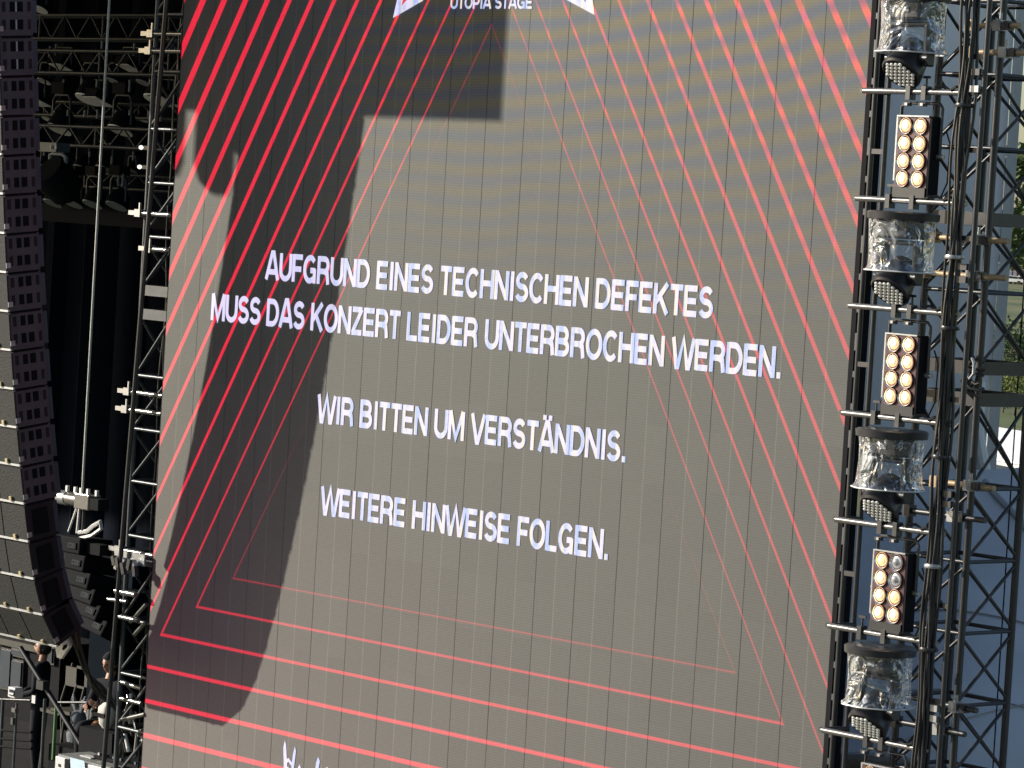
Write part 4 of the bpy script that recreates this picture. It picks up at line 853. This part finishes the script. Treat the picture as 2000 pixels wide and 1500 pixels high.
# people -------------------------------------------------------------
def skin_body(name, verts, edges, radii, mt_, parent, sub=2, root=0):
    me_ = bpy.data.meshes.new(name); me_.from_pydata(verts, edges, []); me_.materials.append(mt_)
    o = bpy.data.objects.new(name, me_); link(o, parent)
    sm = o.modifiers.new('skin', 'SKIN'); sm.use_smooth_shade = True
    lay = me_.skin_vertices[0].data if me_.skin_vertices else None
    if lay is None:
        bm_ = bmesh.new(); bm_.from_mesh(me_); bm_.verts.layers.skin.verify(); bm_.to_mesh(me_); bm_.free(); lay = me_.skin_vertices[0].data
    for i, r_ in enumerate(radii): lay[i].radius = (r_, r_) if isinstance(r_, (int, float)) else r_; lay[i].use_root = (i == root)
    sd = o.modifiers.new('sub', 'SUBSURF'); sd.levels = sub; sd.render_levels = sub
    return o
def person(loc, rzz, label, pose, top='cloth_black', hair='hair_dark', long_hair=False, head_tilt=0, scale=1.0, cap=False):
    o = thing('person', label, 'person', (0, 0, 0))
    V = pose['v']; 
    names = ['pelvis', 'chest', 'neck', 'sl', 'el', 'wl', 'sr', 'er', 'wr', 'hl', 'kl', 'al', 'tl', 'hr', 'kr', 'ar', 'tr', 'waist']
    rad = dict(pelvis=(.16, .12), waist=(.145, .105), chest=(.175, .12), neck=(.06, .06), sl=.07, el=.05, wl=.033, sr=.07, er=.05, wr=.033, hl=.095, kl=.065, al=.045, tl=.04, hr=.095, kr=.065, ar=.045, tr=.04)
    verts = [V[n_] for n_ in names]; ix = {n_: i for i, n_ in enumerate(names)}
    E_ = [('pelvis', 'waist'), ('waist', 'chest'), ('chest', 'neck'), ('chest', 'sl'), ('sl', 'el'), ('el', 'wl'), ('chest', 'sr'), ('sr', 'er'), ('er', 'wr'), ('pelvis', 'hl'), ('hl', 'kl'), ('kl', 'al'), ('al', 'tl'), ('pelvis', 'hr'), ('hr', 'kr'), ('kr', 'ar'), ('ar', 'tr')]
    skin_body('body', verts, [(ix[a], ix[b_]) for a, b_ in E_], [rad[n_] for n_ in names], M[top], o)
    # head with face, neck, ears
    hc = Vector(V['neck'])+Vector((0, 0, .17)); HR = Matrix.Translation(hc) @ Matrix.Rotation(head_tilt, 4, 'X')
    bmh = MB(); bmesh.ops.create_icosphere(bmh.bm, subdivisions=3, radius=1)
    for v in bmh.bm.verts:
        c = v.co.copy(); c.x *= .078; c.y *= .098; c.z *= .118
        if c.z < -.03: c.x *= 1-.35*(-c.z-.03)/.09; 
        if c.y < -.07 and abs(c.x) < .018 and -.04 < c.z < .02: c.y -= .022*(1-abs(c.x)/.018)
        if c.y < -.05 and abs(abs(c.x)-.03) < .016 and .0 < c.z < .035: c.y += .010
        v.co = HR @ c
    bmh.path([HR @ Vector((0, .02, -.09)), Vector(V['neck'])-Vector((0, 0, .02))], .052, 10)
    for s_ in (-1, 1): bmh.box(s_*.076-.008, s_*.076+.008, -.01, .03, -.03, .03, HR)
    hd_ = bmh.obj('head', M['skin'], o, True)
    for s_ in (-1, 1):
        MB().lathe([(.011, -.004), (.006, .006)], 8, HR @ Matrix.Translation((s_*.03, -.088, .015)) @ Matrix.Rotation(PI/2, 4, 'X')).obj('eye', M['recess'], hd_)
    MB().box(-.022, .022, -.094, -.084, -.052, -.046, HR).obj('mouth', M['maroon'], hd_)
    hb = MB(); bmesh.ops.create_icosphere(hb.bm, subdivisions=3, radius=1)
    for v in list(hb.bm.verts):
        c = v.co.copy()
        if (c.y < -.35 and c.z < .42) or c.z < (-.75 if not long_hair else -.98): hb.bm.verts.remove(v); continue
        k_ = 1+.08*noise.noise(c*6); c.x *= .090*k_; c.y *= .108*k_; c.z *= .130*k_
        if long_hair and c.z < 0: c.z *= 1.6; c.x *= 1.15
        v.co = HR @ (c+Vector((0, .008, .008)))
    hb.obj('hair' if not cap else 'cap', M[hair], o, True, recalc=False)
    # hands: palm and five fingers
    for sd_, e_, w_ in ((-1, 'el', 'wl'), (1, 'er', 'wr')):
        wv_ = Vector(V[w_]); d_ = (wv_-Vector(V[e_])).normalized(); sdv = d_.cross(Vector((0, 1, 0))).normalized(); nv = sdv.cross(d_)
        vv, ee, rr = [wv_, wv_+d_*.045, wv_+d_*.085], [(0, 1), (1, 2)], [.026, .034, .033]
        hnd = skin_body('hand', vv, ee, rr, M['skin'], o, 1)
        for k in range(4):
            b0 = wv_+d_*.08+sdv*(k-1.5)*.019; L_ = (.062, .074, .070, .055)[k]
            p1 = b0+d_*L_*.5+nv*.010; p2 = p1+(d_*.6+nv*.8).normalized()*L_*.5
            MB().path([b0, p1, p2], [.0095, .009, .007], 6).obj('finger', M['skin'], hnd, True)
        b0 = wv_+d_*.03+sdv*.03*sd_; p1 = b0+(d_*.5+sdv*sd_*.7).normalized()*.035; p2 = p1+(d_+nv*.5).normalized()*.03
        MB().path([b0, p1, p2], [.012, .011, .008], 6).obj('thumb', M['skin'], hnd, True)
    for s_, n_ in ((-1, 'l'), (1, 'r')):
        ap = Vector(V['a'+n_]); MB().prism([(ap.x-.045, ap.y+.07, ap.z-.09), (ap.x-.05, ap.y-.19, ap.z-.09), (ap.x-.04, ap.y-.18, ap.z-.04), (ap.x-.04, ap.y-.02, ap.z+.03), (ap.x-.04, ap.y+.07, ap.z+.02)], (.09, 0, 0)).obj('shoe', M['matt_black'], o, bevel=.02)
    o.location = loc; o.rotation_euler = (0, 0, rzz); o.scale = (scale,)*3
    return o
stand = dict(v=dict(pelvis=(0, 0, .95), waist=(0, 0, 1.10), chest=(0, -.01, 1.33), neck=(0, 0, 1.50), sl=(-.19, 0, 1.42), el=(-.25, -.03, 1.13), wl=(-.15, -.27, 1.08), sr=(.19, 0, 1.42), er=(.26, -.0, 1.13), wr=(.16, -.25, 1.05),
             hl=(-.10, 0, .88), kl=(-.11, -.02, .50), al=(-.12, .02, .09), tl=(-.12, -.12, .05), hr=(.10, 0, .88), kr=(.11, -.02, .50), ar=(.13, .02, .09), tr=(.13, -.12, .05)))
sit = dict(v=dict(pelvis=(0, 0, .50), waist=(0, -.02, .65), chest=(0, -.08, .87), neck=(0, -.10, 1.04), sl=(-.18, -.08, .96), el=(-.24, -.15, .70), wl=(-.1, -.36, .72), sr=(.18, -.08, .96), er=(.24, -.15, .70), wr=(.12, -.36, .76),
           hl=(-.10, -.03, .48), kl=(-.14, -.42, .50), al=(-.14, -.40, .09), tl=(-.14, -.52, .05), hr=(.10, -.03, .48), kr=(.14, -.42, .50), ar=(.14, -.40, .09), tr=(.14, -.52, .05)))
p1 = onY(72, 1480, 5.0)
person((p1.x, 5.0, .02), -.9, 'person in black standing in the dark stage wing looking down at a phone', stand)
ph_ = thing('phone', 'small pale phone held by the standing person', 'phone', onY(66, 1366, 4.72)); q = onY(66, 1366, 4.72); block(ph_, 'case', q, (.075, .012, .10), M['white_case'])
p2 = onY(192, 1476, 2.7)
person((p2.x, 2.75, p2.z-.93), .35, 'person with ginger hair seated behind the white case, head bowed', sit, hair='hair', long_hair=True, head_tilt=.5)
seat2 = thing('stool', 'black equipment stool under the ginger-haired person', 'stool', (p2.x, 2.8, 0)); MB().box(p2.x-.2, p2.x+.2, 2.65, 3.05, .02, p2.z-.53).obj('seat', M['matt_black'], seat2)
p3 = onY(226, 1310, 3.0)
person((p3.x, 3.0, p3.z-1.12), .2, 'person in a dark cap and black jacket seated on a platform beside the left tower', sit, hair='cloth_black', cap=True, head_tilt=.25)
pl = thing('platform', 'black platform carrying the person in the cap', 'platform', (p3.x, 3.1, 0)); MB().box(p3.x-.6, p3.x+.6, 2.55, 3.7, .02, p3.z-1.12+.02).obj('deck', M['rig_black'], pl); MB().box(p3.x-.22, p3.x+.22, 2.9, 3.3, p3.z-1.10, p3.z-.72).obj('seat_box', M['rig_black'], pl)
mic = thing('microphone', 'round fuzzy microphone on a stand behind the white case', 'microphone', onY(176, 1428, 2.2)); q = onY(176, 1428, 2.2)
MB().lathe([(.02, -.06), (.05, -.035), (.058, 0), (.045, .04), (.015, .058)], 16, Matrix.Translation(q)).obj('windshield', M['khaki'], mic, True); tube(mic, 'stand', (q.x, q.y, .02), q-Vector((0, 0, .05)), .01, M['black_metal'])
tube(mic, 'boom', q, q+Vector((.25, .1, .03)), .01, M['zinc'])
# monitor on a stand, far lower left
q = onY(32, 1352, 2.0); mon = thing('work_light', 'small white floodlight on a silver stand at the lower left', 'flood light', (q.x, 2, 0))
MB().box(q.x-.07, q.x+.07, 1.93, 2.05, q.z-.06, q.z+.06).obj('housing', M['white_case'], mon, bevel=.01); block(mon, 'glass', (q.x+.02, 1.925, q.z+.0), (.10, .008, .07), M['blue_glass']); block(mon, 'reflector', (q.x+.02, 1.918, q.z-.01), (.08, .006, .02), M['lit_edge'])
b0 = onY(30, 1500, 2.0); tube(mon, 'stand', (q.x+.02, 2, q.z-.12), (q.x+.02, 2, .05), .016, M['tower_grey']); block(mon, 'clamp', (q.x+.02, 1.98, q.z-.2), (.07, .05, .05), M['alu_pipe']); block(mon, 'clamp', (q.x+.0, 1.98, q.z-.33), (.04, .05, .08), M['tower_grey'])
for a in (0, 2.1, 4.2): tube(mon, 'foot', (q.x+.02, 2, .5), (q.x+.02+.4*math.cos(a), 2+.4*math.sin(a), .04), .012, M['black_metal'])
# railing and diagonal brace
rl = thing('railing', 'grey metal railing in the stage wing at the lower left', 'railing', (-4, 3.2, 0))
def pt(px, py, Y=3.2): return onY(px, py, Y)
for px, t_, b_ in ((6, 1365, 1500), (88, 1365, 1450), (110, 1375, 1490)):
    a = pt(px, t_); tube(rl, 'post', a, (a.x, a.y, .02), .022, M['tower_grey'] if px != 110 else M['green_tape'])
tube(rl, 'top_rail', pt(108, 1372), pt(172, 1372), .016, M['truss_grey']); tube(rl, 'top_rail', pt(-20, 1365), pt(60, 1368), .016, M['truss_grey'])
for y_ in (1430, 1447, 1462): tube(rl, 'low_rail', pt(-20, y_-6), pt(62, y_), .018, M['matt_black'])
dg = thing('diagonal_brace', 'dark diagonal tube crossing the lower left corner', 'scaffold tube', pt(60, 1290, 1.5))
tube(dg, 'tube', pt(40, 1265, 1.5), pt(165, 1465, 1.5), .03, M['truss_grey']); block(dg, 'coupler', pt(83, 1338, 1.46), (.13, .08, .1), M['truss_grey'])
# glazed cabin at the back left
cbn = thing('site_cabin', 'glazed cabin with bluish panes behind the stage wing at the lower left', 'cabin', (-11, 8, 0))
A = onY(-25, 1400, 7.5); Bq = onY(100, 1400, 7.5); zt = onY(20, 1255, 7.5).z; zb = onY(20, 1352, 7.5).z
MB().box(A.x, Bq.x, 7.6, 8.4, .02, zt+.1).obj('wall', M['matt_black'], cbn); block(cbn, 'lintel', ((A.x+Bq.x)/2-.2, 7.56, zt-.02), (Bq.x-A.x-.5, .05, .09), M['khaki'])
for px0, px1, y0, y1 in ((3, 18, 1268, 1345), (24, 40, 1290, 1345), (24, 45, 1268, 1282), (86, 102, 1262, 1295)):
    a = onY(px0, y0, 7.55); b_ = onY(px1, y1, 7.55)
    fr_ = MB().box(a.x-.03, b_.x+.03, 7.555, 7.6, b_.z-.03, a.z+.03).obj('window', M['black_metal'], cbn); MB().box(a.x, b_.x, 7.535, 7.55, b_.z, a.z).obj('pane', M['blue_glass'], fr_)
# plush rabbit, sign board, bucket, bags
rb_ = thing('plush_rabbit', 'grey long-eared plush rabbit sitting behind the railing', 'plush toy', onY(152, 1405, 3.4)); q = onY(153, 1402, 3.4)
MB().lathe([(.02, -.1), (.08, -.06), (.10, 0), (.08, .06), (.02, .09)], 18, Matrix.Translation(q)).obj('head', M['plush'], rb_, True)
MB().lathe([(.03, -.34), (.13, -.28), (.14, -.18), (.06, -.08)], 16, Matrix.Translation(q)).obj('body', M['plush'], rb_, True)
for s_ in (-1, 1):
    MB().path([q+Vector((s_*.05, 0, .07)), q+Vector((s_*.09, 0, .16)), q+Vector((s_*.12, 0, .27))], [.02, .035, .012], 8).obj('ear', M['plush'], rb_, True)
rbz = q.z-.35; shelf = thing('shelf_box', 'black equipment box with the plush rabbit and the bottles on top', 'crate', (q.x, 3.5, 0)); MB().box(q.x-.35, q.x+1.0, 3.25, 3.9, .02, rbz).obj('body', M['matt_black'], shelf)
for k, (px, lb) in enumerate(((172, 'small grey box with a face-like print left of the bottle'), (185, 'dull brown bottle beside the plush rabbit'))):
    q2 = onY(px, 1388, 3.6); o = thing('small_box' if k == 0 else 'bottle', lb, 'box' if k == 0 else 'bottle', (q2.x, 3.6, rbz))
    if k == 0: MB().box(q2.x-.08, q2.x+.08, 3.55, 3.7, rbz, q2.z+.12).obj('body', M['plush'], o)
    else: MB().lathe([(.06, rbz), (.06, q2.z), (.025, q2.z+.06), (.025, q2.z+.14)], 14, Matrix.Translation((q2.x, 3.6, 0))).obj('glass', M['khaki'], o, True)
bk_ = thing('white_bag', 'crumpled white bag lit by the sun beside the left tower foot', 'bag', onY(212, 1385, 1.6)); q = onY(211, 1392, 1.6)
def wb2(a, z): return 1+.14*noise.noise(Vector((math.cos(a)*2, math.sin(a)*2, z*9)))
MB().lathe([(.05, -.17), (.09, -.12), (.11, 0), (.10, .06), (.06, .10), (.02, .12)], 20, Matrix.Translation(q), wob=wb2).obj('bag', M['white_cloth'], bk_, True)
block(bk_, 'band', q+Vector((0, -.115, -.02)), (.20, .02, .04), M['matt_black'])
bkb = thing('crate_stand', 'black crate carrying the crumpled white bag', 'crate', (q.x, 1.7, 0)); MB().box(q.x-.3, q.x+.3, 1.45, 2.0, .02, q.z-.18).obj('body', M['matt_black'], bkb)
# khaki folding chairs in the wing
for px, lb in ((125, 'khaki folding chair in the wing, nearer the loudspeaker hang'), (146, 'khaki framed chair beside the cable loom')):
    q = onY(px, 1340, 4.5); o = thing('folding_chair', lb, 'chair', (q.x, 4.5, .02))
    for s_ in (-.2, .2): MB().path([(q.x+s_, 4.7, .02), (q.x+s_, 4.62, q.z-.2), (q.x+s_*.9, 4.75, q.z+.25)], .018, 6).obj('leg', M['khaki'], o, True)
    MB().box(q.x-.2, q.x+.2, 4.3, 4.62, q.z-.33, q.z-.29).obj('seat', M['khaki'], o); MB().box(q.x-.2, q.x+.2, 4.66, 4.69, q.z-.02, q.z+.22).obj('backrest', M['khaki'], o)
    for s_ in (-.19, .19): tube(o, 'leg', (q.x+s_, 4.3, .02), (q.x+s_, 4.4, q.z-.3), .016, M['khaki'])
# tripod / gear tangle right of the loom, sunlit
tg = thing('cable_tangle', 'sunlit tangle of silver tubes and cables at the foot of the left tower', 'cables', (-.5, .4, 0))
rnd = random.Random(21)
for k in range(16):
    a = onY(rnd.uniform(238, 276), rnd.uniform(1385, 1455), .2); b_ = a+Vector((rnd.uniform(-.12, .2), rnd.uniform(-.1, .1), rnd.uniform(-.3, .3)))
    tube(tg, 'tube', a, b_, .012+.01*rnd.random(), M['lit_edge'] if k % 3 == 0 else (M['alu_pipe'] if k % 3 == 1 else M['black_metal']))
for (x0, y0, x1, y1) in ((236, 1364, 276, 1374), (238, 1332, 276, 1345), (262, 1240, 285, 1215), (255, 1215, 286, 1180), (248, 1175, 210, 1170), (240, 1405, 283, 1395)):
    tube(tg, 'bar', onY(x0, y0, .0), onY(x1, y1, .0), .022, M['alu_pipe'])
# dark gear silhouettes around the small array and wing
gr = thing('amp_rack', 'dark amplifier racks standing in the wing behind the small loudspeaker hang', 'rack', (-3.5, 4, 0))
for k, (px0, px1, py) in enumerate(((180, 230, 1150), (232, 262, 1070))):
    a = onY(px0, py, 4.2+k*.5); b_ = onY(px1, py, 4.2+k*.5); MB().box(a.x, b_.x, 4.2+k*.5, 4.9+k*.5, .02, a.z).obj('rack_unit', mat('rack%d' % k, ((.004, .007, .011) if k == 0 else (.006, .01, .015)), .9, 0, .04), gr)
